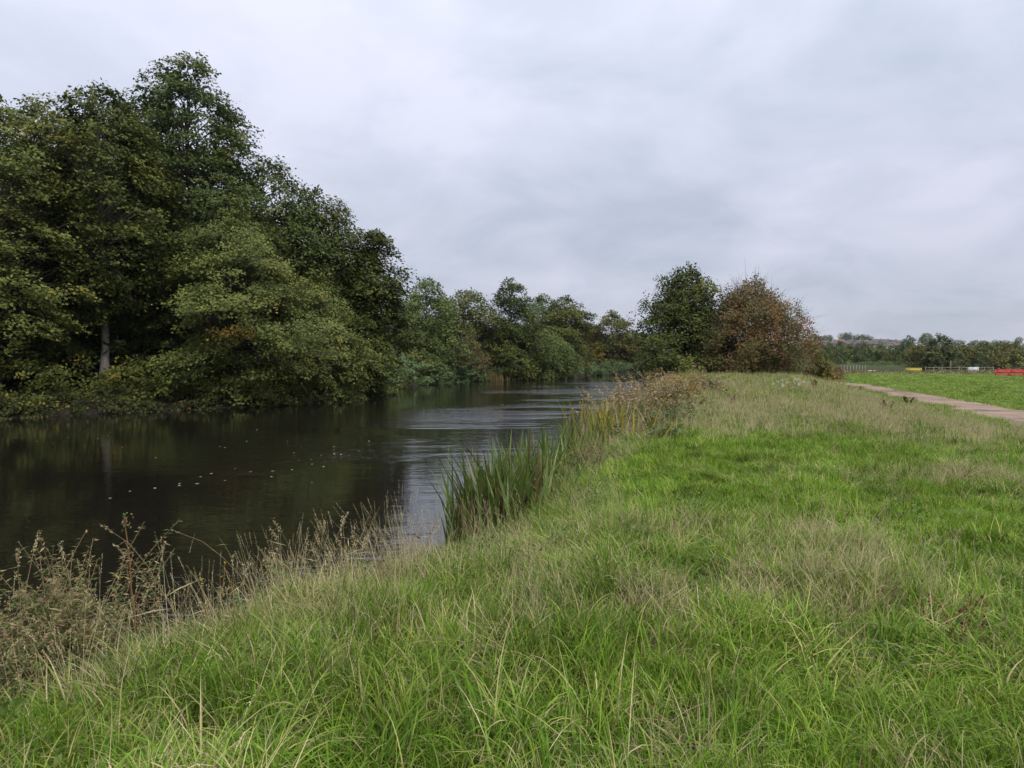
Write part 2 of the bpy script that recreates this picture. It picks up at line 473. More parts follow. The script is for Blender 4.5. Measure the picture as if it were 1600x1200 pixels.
def build_water():
    m, nt, N, L = nodes('river_water')
    out = N('ShaderNodeOutputMaterial'); b = N('ShaderNodeBsdfPrincipled')
    b.inputs['Base Color'].default_value = (0.010, 0.0085, 0.006, 1)
    b.inputs['Roughness'].default_value = 0.035
    b.inputs['IOR'].default_value = 1.39
    g = N('ShaderNodeNewGeometry')
    mp = N('ShaderNodeMapping'); mp.inputs['Scale'].default_value = (0.75, 1.6, 1.0); mp.inputs['Rotation'].default_value = (0, 0, math.radians(-14))
    L(g.outputs['Position'], mp.inputs['Vector'])
    nf = N('ShaderNodeTexNoise'); nf.inputs['Scale'].default_value = 3.4; nf.inputs['Detail'].default_value = 3.0; nf.inputs['Roughness'].default_value = 0.55
    L(mp.outputs[0], nf.inputs['Vector'])
    ns = N('ShaderNodeTexNoise'); ns.inputs['Scale'].default_value = 0.8; ns.inputs['Detail'].default_value = 2.0
    L(mp.outputs[0], ns.inputs['Vector'])
    # gusts: long patches of ripple along mid-stream, calm water under the wooded bank
    mg = N('ShaderNodeMapping'); mg.inputs['Scale'].default_value = (0.055, 0.105, 1.0); mg.inputs['Rotation'].default_value = (0, 0, math.radians(-6))
    L(g.outputs['Position'], mg.inputs['Vector'])
    ng = N('ShaderNodeTexNoise'); ng.inputs['Scale'].default_value = 1.0; ng.inputs['Detail'].default_value = 4.0
    L(mg.outputs[0], ng.inputs['Vector'])
    rp = N('ShaderNodeValToRGB'); set_ramp(rp, [(0.45, (0.08, 0.08, 0.08)), (0.56, (1, 1, 1))])
    L(ng.outputs['Fac'], rp.inputs[0])
    at = N('ShaderNodeAttribute'); at.attribute_name = 'breeze'
    mu = N('ShaderNodeMath'); mu.operation = 'MULTIPLY'
    L(rp.outputs[0], mu.inputs[0]); L(at.outputs['Fac'], mu.inputs[1])
    am = N('ShaderNodeMath'); am.operation = 'MULTIPLY_ADD'; am.inputs[1].default_value = 1.0; am.inputs[2].default_value = 0.035
    L(mu.outputs[0], am.inputs[0])
    h1 = N('ShaderNodeMath'); h1.operation = 'MULTIPLY_ADD'; h1.inputs[1].default_value = 1.6
    L(ns.outputs['Fac'], h1.inputs[0]); L(nf.outputs['Fac'], h1.inputs[2])
    hh = N('ShaderNodeMath'); hh.operation = 'MULTIPLY'
    L(h1.outputs[0], hh.inputs[0]); L(am.outputs[0], hh.inputs[1])
    bp = N('ShaderNodeBump'); bp.inputs['Strength'].default_value = 1.0; bp.inputs['Distance'].default_value = 0.085
    L(hh.outputs[0], bp.inputs['Height']); L(bp.outputs[0], b.inputs['Normal'])
    L(b.outputs[0], out.inputs['Surface'])
    xs = axis_pts([(-95, -35, 6), (-35, 20, 1.5), (20, 165, 6)]); ys = axis_pts([(-30, 0, 5), (0, 120, 1.5), (120, 200, 8)])
    X, Y = np.meshgrid(xs, ys)
    x, y = X.ravel(), Y.ravel()
    v = np.stack([x, y, np.full(x.shape, WATER_Z)], 1)
    nx, ny = len(xs), len(ys)
    i = np.arange(nx * ny).reshape(ny, nx)
    f = np.stack([i[:-1, :-1], i[:-1, 1:], i[1:, 1:], i[1:, :-1]], -1).reshape(-1, 4)
    keep = (inside(x, y, RIVER) | (np.minimum(seg_dist(x, y, WR), seg_dist(x, y, WL)) < 4.0))
    f = f[keep[f].any(1)]
    me = raw_mesh('river', v, f, m, smooth=True)
    dl, dr = seg_dist(x, y, WL), seg_dist(x, y, WR)
    # sheltered near the trees, open to the wind towards the meadow side
    breeze = sst(5, 15, dl) * sst(-12, 0, x + 0.02 * y) * (0.35 + 0.65 * sst(10, 40, y))
    a = me.attributes.new('breeze', 'FLOAT', 'POINT'); a.data.foreach_set('value', breeze.astype(np.float32))
    obj('river', me, label='dark slow river with wind ripples in mid-stream', kind='structure')


build_water()


def build_path():
    ys = np.concatenate([np.arange(-30, 70, 1.0), np.arange(70, 118, 1.5)])
    cols = np.linspace(-1, 1, 9)
    rng = np.random.default_rng(5)
    cx = path_x(ys)
    dx = np.gradient(cx, ys)
    nx_, ny_ = 1 / np.sqrt(1 + dx ** 2), -dx / np.sqrt(1 + dx ** 2)
    wl = 1.8 + 0.18 * np.sin(ys * 0.9) + rng.normal(0, 0.07, len(ys))
    X = cx[:, None] + cols[None, :] * wl[:, None] * nx_[:, None]
    Y = ys[:, None] + cols[None, :] * wl[:, None] * ny_[:, None]
    z = land(X.ravel(), Y.ravel())[0].reshape(X.shape)
    z = z + 0.045 - 0.05 * np.abs(cols)[None, :] ** 6
    v = np.stack([X, Y, z], -1).reshape(-1, 3)
    i = np.arange(len(v)).reshape(X.shape)
    f = np.stack([i[:-1, :-1], i[:-1, 1:], i[1:, 1:], i[1:, :-1]], -1).reshape(-1, 4)
    m, nt, N, L = nodes('path_gravel')
    out = N('ShaderNodeOutputMaterial'); b = N('ShaderNodeBsdfPrincipled'); b.inputs['Roughness'].default_value = 0.9
    g = N('ShaderNodeNewGeometry')
    n1 = N('ShaderNodeTexNoise'); n1.inputs['Scale'].default_value = 0.7; n1.inputs['Detail'].default_value = 9; n1.inputs['Roughness'].default_value = 0.62
    L(g.outputs['Position'], n1.inputs['Vector'])
    n2 = N('ShaderNodeTexVoronoi'); n2.inputs['Scale'].default_value = 22.0
    L(g.outputs['Position'], n2.inputs['Vector'])
    r = N('ShaderNodeValToRGB'); set_ramp(r, [(0.34, (0.10, 0.072, 0.052)), (0.47, (0.235, 0.158, 0.102)), (0.68, (0.35, 0.248, 0.168))])
    L(n1.outputs['Fac'], r.inputs[0]); L(r.outputs[0], b.inputs['Base Color'])
    bp = N('ShaderNodeBump'); bp.inputs['Strength'].default_value = 0.6; bp.inputs['Distance'].default_value = 0.02
    L(n2.outputs['Distance'], bp.inputs['Height']); L(bp.outputs[0], b.inputs['Normal'])
    L(b.outputs[0], out.inputs['Surface'])
    obj('path', raw_mesh('path', v, f, m, smooth=True), label='worn pinkish gravel track crossing the meadow', kind='structure')


build_path()


# ------------------------------------------------------------------ trees
def crown_geo(rng, H, prof, pads, lpp, leaf, pad, flat, lobes=0.22, up=0.8, tmean=0.45, tpad=0.16, tleaf=0.16, special=0.0, fill=0.3, shift=None, stretch=1.0, spray=None):
    hf = np.array([p[0] for p in prof]); rr = np.array([p[1] for p in prof])
    gh = np.linspace(hf[0], hf[-1], 200); gr = np.interp(gh, hf, rr)
    w = gr + 0.12 * rr.max(); cdf = np.cumsum(w); cdf /= cdf[-1]
    h = np.interp(rng.random(pads), cdf, gh)
    az = rng.random(pads) * 2 * math.pi
    ph = rng.uniform(0, 6.28, 4)
    lob = 1 + lobes * np.sin(2 * az + ph[0] + 5 * h) + 0.7 * lobes * np.sin(5 * az + ph[1] - 9 * h) + 0.5 * lobes * np.sin(3 * az + ph[2] + 17 * h)
    rho = np.interp(h, hf, rr) * np.sqrt(rng.uniform(fill, 1.0, pads)) * lob
    c = np.stack([np.cos(az) * rho, np.sin(az) * rho * stretch, h * H], 1)
    if shift is not None:
        c[:, :2] += np.interp(h, [0, 1], [0, 1])[:, None] * np.array(shift)[None, :]
    pr = pad * rng.uniform(0.6, 1.35, pads) * (0.72 + 0.28 * np.clip((1.02 - h) / 0.25, 0, 1))
    outw = np.stack([np.cos(az), np.sin(az), np.zeros(pads)], 1)
    K = 9
    sa = rng.random((pads, K)) * 6.283; sr = np.sqrt(rng.random((pads, K)))
    sub = np.stack([np.cos(sa) * sr, np.sin(sa) * sr, rng.normal(0, 0.22, (pads, K)) - 0.35 * sr ** 2], -1)
    nl = np.maximum(6, (lpp * (pr / pad) ** 2).astype(int))
    pi = np.repeat(np.arange(pads), nl)
    M = len(pi)
    k = rng.integers(0, K, M)
    off = sub[pi, k] + rng.normal(0, 1, (M, 3)) * np.array([0.24, 0.24, 0.15])
    P = off * pr[pi][:, None]
    P[:, 2] *= flat / 0.35
    P[:, 2] -= 0.30 * (P * outw[pi]).sum(1)
    P += c[pi]
    n = np.array([0, 0, up]) + 0.45 * outw[pi] + rng.normal(0, 0.38, (M, 3))
    L = leaf * rng.uniform(0.5, 1.55, M)
    v, f = leaf_quads(P, n, L, L * 0.72, rng)
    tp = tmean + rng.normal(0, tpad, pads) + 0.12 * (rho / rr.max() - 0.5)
    if spray is not None:
        tp = np.where(np.linalg.norm(c - np.array(spray), axis=1) < 1.0, 0.99, tp)
    if special:
        tp = np.where(rng.random(pads) < special, 0.99, tp)
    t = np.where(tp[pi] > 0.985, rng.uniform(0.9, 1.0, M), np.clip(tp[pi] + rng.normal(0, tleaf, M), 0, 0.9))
    return c, pr, (v, f, t)


def trunk_path(rng, H, r0, wob, n=12, lean=(0, 0), top=0.93):
    hs = np.linspace(-0.4 / H, top, n)
    w = np.cumsum(rng.normal(0, wob, (n, 2)), 0)
    w -= w[1]
    p = np.stack([w[:, 0] + lean[0] * np.clip(hs, 0, 1), w[:, 1] + lean[1] * np.clip(hs, 0, 1), hs * H], 1)
    rad = r0 * (1 - 0.93 * np.clip(hs / top, 0, 1) ** 0.85)
    rad[0] *= 1.5; rad[1] *= 1.2
    return p, np.maximum(rad, 0.015)


def branches(rng, c, tp, trad, H, base, thick=1.0, n=6, steep=0.75):
    B = len(c)
    rho = np.hypot(c[:, 0] - np.interp(c[:, 2], tp[:, 2], tp[:, 0]), c[:, 1] - np.interp(c[:, 2], tp[:, 2], tp[:, 1]))
    h0 = np.maximum(base * H + rng.uniform(0, 0.38, B) * np.clip(c[:, 2] - base * H, 0, None) + rng.uniform(0, 0.05, B) * H, c[:, 2] - steep * rho * rng.uniform(0.5, 1.3, B) - 0.25)
    h0 = np.minimum(h0, tp[-1, 2] * 0.98)
    s = np.stack([np.interp(h0, tp[:, 2], tp[:, 0]), np.interp(h0, tp[:, 2], tp[:, 1]), h0], 1)
    u = np.linspace(0, 1, n)[None, :, None]
    mid = s * 0.45 + c * 0.55 + np.stack([np.zeros(B), np.zeros(B), 0.12 * rho], 1) + rng.normal(0, 0.09, (B, 3)) * rho[:, None]
    P = (1 - u) ** 2 * s[:, None] + 2 * u * (1 - u) * mid[:, None] + u ** 2 * c[:, None]
    P = P + rng.normal(0, 0.02, P.shape) * rho[:, None, None] * (u * (1 - u) * 4)
    r = (0.010 + 0.012 * rho)[:, None] * thick * (1 - 0.82 * u[:, :, 0])
    return P, r


def make_tree(name, label, x, y, H, prof, pads, lpp, leaf, mat, seed, pad=0.85, flat=0.35, bark='bark', r0=0.22, wob=0.10,
              cat='tree', group=None, base=0.15, twigs=0, lean=(0, 0), z=None, stems=1, max_br=260, steep=0.75, thick=1.0, **kw):
    rng = np.random.default_rng(seed)
    if z is None:
        z = max(gz(x, y), WATER_Z + 0.1)
    root = thing(name, (x, y, z), label, cat, group)
    c, pr, (v, f, t) = crown_geo(rng, H, prof, pads, lpp, leaf, pad, flat, **kw)
    hull = [c, pr]
    tr = Geo()
    tp, trd = trunk_path(rng, H, r0, wob, lean=lean)
    for k in range(stems):
        if k:
            a = rng.uniform(0, 6.28); q, qr = trunk_path(rng, H * rng.uniform(0.6, 0.85), r0 * 0.7, wob, lean=(math.cos(a) * H * 0.2, math.sin(a) * H * 0.2))
            q = q + np.array([math.cos(a) * r0, math.sin(a) * r0, 0])
        else:
            q, qr = tp, trd
        tv, tf = tubes(q[None], qr[None], 9); tr.add(tv, tf)
    sel = rng.permutation(len(c))[:max_br]
    P, r = branches(rng, c[sel], tp, trd, H, base, thick=thick, steep=steep)
    bv, bf = tubes(P, r, 4); tr.add(bv, bf)
    obj('trunk', tr.mesh('trunk', G[bark], True), root)
    if twigs:
        B = len(c)
        ci = np.repeat(np.arange(B), twigs)
        d = c[ci] - np.array([0, 0, 0.42 * H]); d /= np.linalg.norm(d, axis=1, keepdims=True) + 1e-6
        d = d + rng.normal(0, 0.5, d.shape); d[:, 2] += 0.15
        ln = pr[ci] * rng.uniform(0.6, 1.5, len(ci))
        u = np.linspace(0, 1, 4)[None, :, None]
        TP = c[ci][:, None] + rng.normal(0, 0.1, (len(ci), 1, 3)) + d[:, None] * u * ln[:, None, None] + rng.normal(0, 0.04, (len(ci), 4, 3)) * u
        TR = 0.011 * (1 - 0.75 * u[:, :, 0]) * np.ones((len(ci), 1))
        wv, wf = tubes(TP, TR, 3)
        obj('twigs', raw_mesh('twigs', wv, wf, G['twig']), root, kind='stuff')
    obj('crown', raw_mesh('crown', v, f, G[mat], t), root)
    return root


CONE = [(0.04, 0.42), (0.2, 0.85), (0.38, 1.0), (0.6, 0.78), (0.8, 0.45), (0.93, 0.22), (1.0, 0.05)]
ROUND = [(0.05, 0.5), (0.2, 0.9), (0.45, 1.0), (0.7, 0.86), (0.88, 0.55), (1.0, 0.12)]
HIGH = [(0.24, 0.35), (0.4, 0.75), (0.6, 1.0), (0.8, 0.8), (0.93, 0.45), (1.0, 0.12)]
SKIRT = [(0.0, 0.72), (0.12, 1.0), (0.35, 0.98), (0.6, 0.8), (0.82, 0.5), (1.0, 0.1)]


def P_(prof, r):
    return [(a, b * r) for a, b in prof]


WOOD = 'trees of the wood on the far bank'


def at(px, Y, dy=0.0):
    return px2x(px, Y), Y + dy


# front trees of the wood on the far bank: (name, label, px, depth, top pixel, profile, radius, pads, leaves per pad, material, ...)
def far_bank_tree(name, label, px, Y, ytop, prof, rad, pads, lpp, mat, seed, leaf=0.145, **kw):
    if Y < 60 and leaf < 0.2:
        pads, lpp = int(pads * 1.25), int(lpp * 1.12)
    x, y = at(px, Y)
    z = max(gz(x, y), WATER_Z + 0.15)
    H = EYE + (563 - ytop) / F * Y - z
    return make_tree(name, label, x, y, H, P_(prof, rad), pads, lpp, leaf, mat, seed, group=WOOD, z=z, **kw)


far_bank_tree('alder_tree', 'tallest dark green alder with pointed open top, above the whole wood', 303, 47.5, 96, [(0.10, 0.6), (0.3, 1.0), (0.5, 1.0), (0.64, 0.88), (0.76, 0.78), (0.88, 0.62), (0.95, 0.42), (1.0, 0.14)], 5.2, 430, 160, 'alder', 11, leaf=0.18, pad=0.95, flat=0.3, lobes=0.15, r0=0.34, tmean=0.42)
far_bank_tree('alder_tree', 'dark alder with ragged top and pale bare lower trunk above the bank', 163, 40.0, 140, HIGH, 4.0, 300, 125, 'dark', 12, leaf=0.17, pad=0.85, flat=0.34, lobes=0.2, r0=0.24, bark='palebark', base=0.42, tmean=0.5)
far_bank_tree('maple_tree', 'yellowish green maple hanging over the water beside the leafy undergrowth bank', -8, 36.5, 150, [(0.12, 0.5), (0.22, 0.9), (0.4, 1.0), (0.7, 0.95), (0.9, 0.6), (1.0, 0.1)], 3.9, 300, 150, 'light', 13, leaf=0.15, pad=0.8, flat=0.3, r0=0.25, base=0.25)
far_bank_tree('maple_tree', 'broad light green maple sweeping down to the water with one orange spray', 365, 43.0, 312, SKIRT, 5.4, 380, 170, 'light', 14, leaf=0.135, pad=0.85, flat=0.3, spray=(1.9, -3.9, 3.9), r0=0.25, tmean=0.36, lobes=0.3)
far_bank_tree('maple_tree', 'small light green maple leaning out between broad maple and dark round alder', 490, 47.0, 425, SKIRT, 3.1, 190, 130, 'light', 15, pad=0.7, flat=0.32, r0=0.14, tmean=0.4)
far_bank_tree('alder_tree', 'olive alder filling the slope below the tallest alder', 428, 52, 252, ROUND, 4.5, 300, 120, 'alder', 16, leaf=0.19, pad=0.95, flat=0.4, tmean=0.45, lobes=0.16)
far_bank_tree('oak_tree', 'dense dark green oak with bumpy shoulder at the end of the tall wood', 503, 54, 296, ROUND, 3.9, 290, 120, 'dark', 17, leaf=0.19, pad=0.9, flat=0.45, lobes=0.18, tmean=0.42)
far_bank_tree('alder_tree', 'dark alder with tufted top leaning over the river bend', 566, 54.5, 366, [(0.02, 0.7), (0.2, 0.95), (0.45, 1.0), (0.65, 0.85), (0.82, 0.55), (0.92, 0.5), (1.0, 0.2)], 2.7, 290, 110, 'dark', 18, leaf=0.19, shift=(1.1, -0.6), lean=(1.0, -0.5), pad=0.72, flat=0.45, lobes=0.38, tmean=0.42)
far_bank_tree('maple_tree', 'slim pale olive maple behind the ragged dark alder', 75, 44, 150, ROUND, 3.4, 260, 115, 'alder', 19, leaf=0.18, pad=0.95, tmean=0.62)
far_bank_tree('alder_tree', 'dark alder filling the gap between pale trunk and tallest alder', 222, 50, 165, HIGH, 4.2, 260, 110, 'dark', 20, leaf=0.18, pad=1.0, tmean=0.42)

# second row, deeper in the wood
src = far_bank_tree('woodland_tree', 'dark crowded tree standing deep inside the wood behind the bank trees', 120, 56, 235, ROUND, 5.0, 260, 90, 'dark', 31, leaf=0.24, pad=1.25, tmean=0.4)
for i, (px, Y, sc) in enumerate([(-60, 46, 0.95), (20, 50, 0.98), (230, 60, 1.0), (330, 62, 1.0), (430, 66, 0.85), (510, 64, 0.62), (-30, 62, 1.1), (170, 72, 1.1), (560, 62, 0.5)]):
    x, y = at(px, Y)
    copy_tree(src, (x, y, gz(x, y)), rz=i * 1.3, scale=(sc, sc, sc))

for i, (x, y, sc) in enumerate([(-33, 37, 1.0), (-42, 34, 0.95), (-52, 31, 1.0), (-38, 47, 1.1), (-51, 44, 1.05), (-65, 36, 1.0), (-60, 27.5, 0.8)]):
    copy_tree(src, (x, y, gz(x, y)), rz=2.0 + i * 1.7, scale=(sc, sc, sc))

# trees round the bend
far_bank_tree('ash_tree', 'pale green tree with feathery thin top at the bend', 668, 88, 434, ROUND, 4.2, 200, 90, 'willow', 41, leaf=0.24, pad=1.1, tmean=0.45, lobes=0.3)
far_bank_tree('alder_tree', 'round dark green tree behind the brown waterside bush', 727, 98, 450, ROUND, 4.9, 220, 90, 'dark', 42, leaf=0.26, pad=1.15, tmean=0.6)
far_bank_tree('alder_tree', 'tall dark alder with lobed head between two rounder trees', 798, 100, 437, [(0.0, 0.8), (0.25, 1.0), (0.5, 0.85), (0.68, 0.6), (0.8, 0.62), (0.92, 0.6), (1.0, 0.2)], 4.4, 260, 90, 'dark', 43, leaf=0.24, pad=1.0, lobes=0.35, tmean=0.38)
far_bank_tree('poplar_tree', 'mid green tree with smooth domed top behind the tall dark alder', 846, 122, 459, ROUND, 5.6, 220, 90, 'willow', 44, leaf=0.28, pad=1.25, tmean=0.25)
far_bank_tree('alder_tree', 'dark tree with overhanging shoulder above the pale willow', 884, 118, 464, HIGH, 4.4, 220, 90, 'dark', 45, leaf=0.26, pad=1.05, lobes=0.34, tmean=0.6)
far_bank_tree('ash_tree', 'olive tree filling the bank behind the undergrowth', 640, 82, 470, SKIRT, 3.8, 220, 90, 'alder', 46, leaf=0.21, pad=0.95, tmean=0.5)
far_bank_tree('ash_tree', 'mid green tree low behind the waterside undergrowth', 690, 100, 490, SKIRT, 4.4, 200, 90, 'alder', 47, leaf=0.24, pad=1.0, tmean=0.5)
far_bank_tree('willow_bush', 'rounded pale green willow at the water edge', 856, 104, 517, SKIRT, 4.3, 240, 110, 'willow', 48, leaf=0.22, pad=0.85, flat=0.6, lobes=0.12, stems=4, r0=0.1, tmean=0.55, up=0.5)
far_bank_tree('alder_tree', 'dark low alder skirting the water beside the pale willow', 800, 98.5, 505, SKIRT, 4.0, 200, 90, 'dark', 49, leaf=0.24, pad=0.95, tmean=0.5)
far_bank_tree('sallow_bush', 'half bare brown bush drooping over the far water edge', 731, 91.5, 523, SKIRT, 2.3, 110, 70, 'brown', 50, leaf=0.17, pad=0.7, flat=0.7, stems=4, r0=0.07, twigs=7, tmean=0.5)
far_bank_tree('maple_tree', 'yellowing tree at the end of the visible river reach', 955, 146, 487, ROUND, 5.3, 240, 90, 'autumn', 51, leaf=0.3, pad=1.15, lobes=0.25, tmean=0.45, tpad=0.22)
far_bank_tree('maple_tree', 'brownish yellow tree between dark shouldered tree and yellowing tree', 912, 150, 503, ROUND, 5.0, 180, 80, 'brown', 52, leaf=0.32, pad=1.2, tmean=0.4)
far_bank_tree('willow_bush', 'purplish brown leggy bush beside the pale willow', 902, 118, 532, SKIRT, 2.2, 120, 70, 'rust', 53, leaf=0.22, pad=0.7, stems=3, r0=0.08, tmean=0.25)
far_bank_tree('willow_bush', 'low green bush overhanging water under the yellowing tree', 982, 148, 545, SKIRT, 4.6, 160, 80, 'willow', 54, leaf=0.28, pad=1.0, stems=3, r0=0.1, tmean=0.3)
far_bank_tree('willow_bush', 'grey green bush at the water under the brownish yellow tree', 920, 128, 570, SKIRT, 2.4, 110, 80, 'teal', 55, leaf=0.24, pad=0.8, stems=3, r0=0.08, tmean=0.45)
src2 = far_bank_tree('distant_tree', 'distant dark tree closing the view at the river end', 1000, 185, 520, ROUND, 5.5, 170, 80, 'dark', 56, leaf=0.36, pad=1.3, tmean=0.55)
for i, (px, Y, sc) in enumerate([(1035, 190, 1.0), (970, 200, 1.0), (930, 200, 1.05), (1080, 195, 0.9), (1130, 200, 0.9), (880, 180, 1.1), (835, 165, 1.1), (780, 150, 1.0), (735, 135, 0.95), (690, 125, 0.9), (640, 110, 0.9), (600, 92, 0.8)]):
    x, y = at(px, Y)
    copy_tree(src2, (x, y, gz(x, y)), rz=i * 1.1, scale=(sc, sc, sc))

# the pair on the near bank
x, y = at(1074, 53)
make_tree('alder_tree', 'dense dark green alder on the meadow bank overhanging the river', x, y, EYE + (563 - 420) / F * 53 - gz(x, y), P_([(-0.09, 0.9), (0.08, 1.14), (0.3, 1.02), (0.55, 0.8), (0.78, 0.58), (0.92, 0.36), (1.0, 0.1)], 3.9), 430, 125, 0.17, 'dark', 61, pad=0.75, flat=0.5, lobes=0.22, r0=0.2, stems=4, tmean=0.45, group='trees on the meadow bank', fill=0.15)
x, y = at(1172, 50)
make_tree('hawthorn_tree', 'rusty brown spreading hawthorn beside the dark green alder', x, y, EYE + (563 - 440) / F * 50 - gz(x, y), P_([(0.06, 0.72), (0.2, 0.96), (0.42, 1.0), (0.62, 0.9), (0.8, 0.62), (0.93, 0.36), (1.0, 0.12)], 3.5), 330, 135, 0.125, 'rust', 62, pad=0.66, flat=0.7, lobes=0.25, r0=0.15, stems=5, twigs=5, tmean=0.64, tpad=0.28, up=0.4, group='trees on the meadow bank', fill=0.25)
x, y = at(1280, 66)
make_tree('sapling_bush', 'yellow green rounded bush just past the rusty hawthorn', x, y, 3.0, P_(SKIRT, 1.3), 100, 70, 0.14, 'autumn', 63, pad=0.45, flat=0.7, stems=4, r0=0.05, tmean=0.62, cat='bush')
x, y = at(1303, 84)
make_tree('bramble_bush', 'low reddish brown bush beside the yellow green one', x, y, 1.5, P_(SKIRT, 1.2), 70, 60, 0.13, 'rust', 64, pad=0.4, flat=0.7, stems=4, r0=0.04, tmean=0.75, cat='bush', twigs=4)


# ------------------------------------------------------------------ undergrowth along the far bank (uncountable leaf masses)
def leaf_mass(name, label, pts, hgt, lpp, leaf, mat, seed, rad=0.6, tmean=0.45):
    rng = np.random.default_rng(seed)
    B = len(pts)
    pi = np.repeat(np.arange(B), lpp)
    M = len(pi)
    r = rad * rng.uniform(0.6, 1.3, B)
    q = rng.normal(0, 1, (M, 3)); q /= np.linalg.norm(q, axis=1, keepdims=True)
    q *= (rng.random(M) ** 0.45)[:, None]
    q[:, 2] = q[:, 2] * 0.55
    c = np.array(pts)
    top = c[:, 2] + hgt * rng.uniform(0.0, 1.0, B) ** 1.2 + 0.1
    P = np.stack([c[pi, 0] + q[:, 0] * r[pi], c[pi, 1] + q[:, 1] * r[pi], np.maximum(top[pi] + q[:, 2] * r[pi], WATER_Z + 0.02)], 1)
    n = np.array([0, -0.25, 0.7]) + rng.normal(0, 0.5, (M, 3))
    L = leaf * rng.uniform(0.6, 1.4, M)
    v, f = leaf_quads(P, n, L, L * 0.55, rng)
    t = np.clip(tmean + rng.normal(0, 0.16, B)[pi] + rng.normal(0, 0.17, M), 0, 1)
    return obj(name, raw_mesh(name, v, f, G[mat], t), label=label, cat='undergrowth', kind='stuff')


def along(poly, y0, y1, n, d0, d1, seed, x0=-60):
    rng = np.random.default_rng(seed)
    out = []
    seg = [(a, b) for a, b in zip(poly[:-1], poly[1:]) if max(a[1], b[1]) > y0 and min(a[1], b[1]) < y1 and a[0] > x0]
    ln = np.array([np.hypot(*(b - a)) for a, b in seg]); ln /= ln.sum()
    for k in rng.choice(len(seg), n, p=ln):
        a, b = seg[k]
        t = rng.random(); p = a + (b - a) * t
        e = (b - a) / np.hypot(*(b - a)); nrm = np.array([-e[1], e[0]])
        p = p + nrm * rng.uniform(d0, d1)
        if y0 <= p[1] <= y1 + d1:
            out.append((p[0], p[1], gz(p[0], p[1])))
    return out


leaf_mass('bank_undergrowth', 'dark nettles, ivy and fallen leaves under the trees of the far bank', along(WL, 14, 49, 1200, -0.3, 4.5, 71, x0=-95), 1.9, 46, 0.18, 'dark', 71, rad=0.6, tmean=0.62)
leaf_mass('bank_undergrowth', 'trailing ivy, nettles and fallen leaves hanging over the far water edge', along(WL, 18, 49, 850, -0.5, 1.2, 70, x0=-95), 0.5, 48, 0.15, 'bankedge', 70, rad=0.45, tmean=0.4)
leaf_mass('woodland_undergrowth', 'dark shrubs crowding the shaded inside of the wood', along(WL, 28, 70, 560, 4.0, 17, 72), 4.2, 60, 0.34, 'dark', 72, rad=1.1, tmean=0.35)
leaf_mass('bank_undergrowth', 'blue green arching leafy herbs on the far bank at the bend', along(WL, 60, 88, 520, -0.3, 4.0, 73), 2.4, 75, 0.27, 'balsam', 73, rad=0.65, tmean=0.6)
leaf_mass('bank_undergrowth', 'low green growth along the far water edge below the willow', along(WL, 86, 150, 420, -0.2, 3.0, 74), 1.5, 50, 0.30, 'teal', 74, rad=0.8, tmean=0.5)
leaf_mass('bank_undergrowth', 'leafy growth on the bank under the last dark alder of the tall wood', along(WL, 45, 66, 420, -0.5, 4.0, 75), 1.9, 55, 0.22, 'dark', 75, rad=0.7, tmean=0.5)
leaf_mass('bank_undergrowth', 'dark scrub on the meadow bank under the alder and hawthorn', [(px2x(p, 51) + random.uniform(-0.5, 0.5), 51 + random.uniform(-1.2, 3), gz(px2x(p, 51), 51)) for p in np.linspace(1035, 1262, 150)], 0.9, 60, 0.15, 'dark', 76, rad=0.5, tmean=0.5)

# ------------------------------------------------------------------ far fields: tree belt, hill, houses, things by the fence
far_src = []
rngf = np.random.default_rng(90)


def far_proto(label, prof, H, rad, pads, lpp, mat, seed, leaf=0.42, pad=1.1, **kw):
    t = make_tree('distant_tree', label, 0, 0, H, P_(prof, rad), pads, lpp, leaf, mat, seed, pad=pad, flat=0.55, max_br=40, group='trees beyond the far field', z=0, **kw)
    far_src.append(t)
    return t


far_proto('rounded green tree in the belt behind the fenced field', ROUND, 10, 4.2, 110, 45, 'far', 91)
far_proto('bushy low tree in the belt behind the fenced field', SKIRT, 7, 4.0, 100, 45, 'far', 92)
far_proto('upright slender tree in the belt behind the fenced field', [(0.03, 0.6), (0.3, 1.0), (0.6, 0.8), (0.85, 0.4), (1.0, 0.08)], 11, 2.8, 90, 45, 'far', 93)
far_proto('yellow brown tree in the belt behind the fenced field', ROUND, 9, 3.4, 90, 45, 'autumn', 94)
far_proto('pale rounded tree on the skyline of the hill', HIGH, 10, 4.6, 110, 45, 'willow', 95, tmean=0.3)
far_proto('dark broad tree on the skyline of the hill', ROUND, 10, 5.2, 110, 45, 'dark', 96, tmean=0.6)
used = set()


def put_far(k, px, Y, ytop, wscale=1.0):
    x = px2x(px, Y); z = gz(x, Y)
    Hs = [10, 7, 11, 9, 10, 10][k]
    H = EYE + (563 - ytop + (5 if Y < 300 else 0)) / F * Y - z
    sc = max(0.3, H / Hs)
    if k not in used:
        used.add(k); o = far_src[k]
        o.location = (x, Y, z); o.scale = (sc * wscale, sc * wscale, sc)
        return o
    return copy_tree(far_src[k], (x, Y, z), rz=float(rngf.uniform(0, 6.28)), scale=(sc * wscale, sc * wscale, sc))


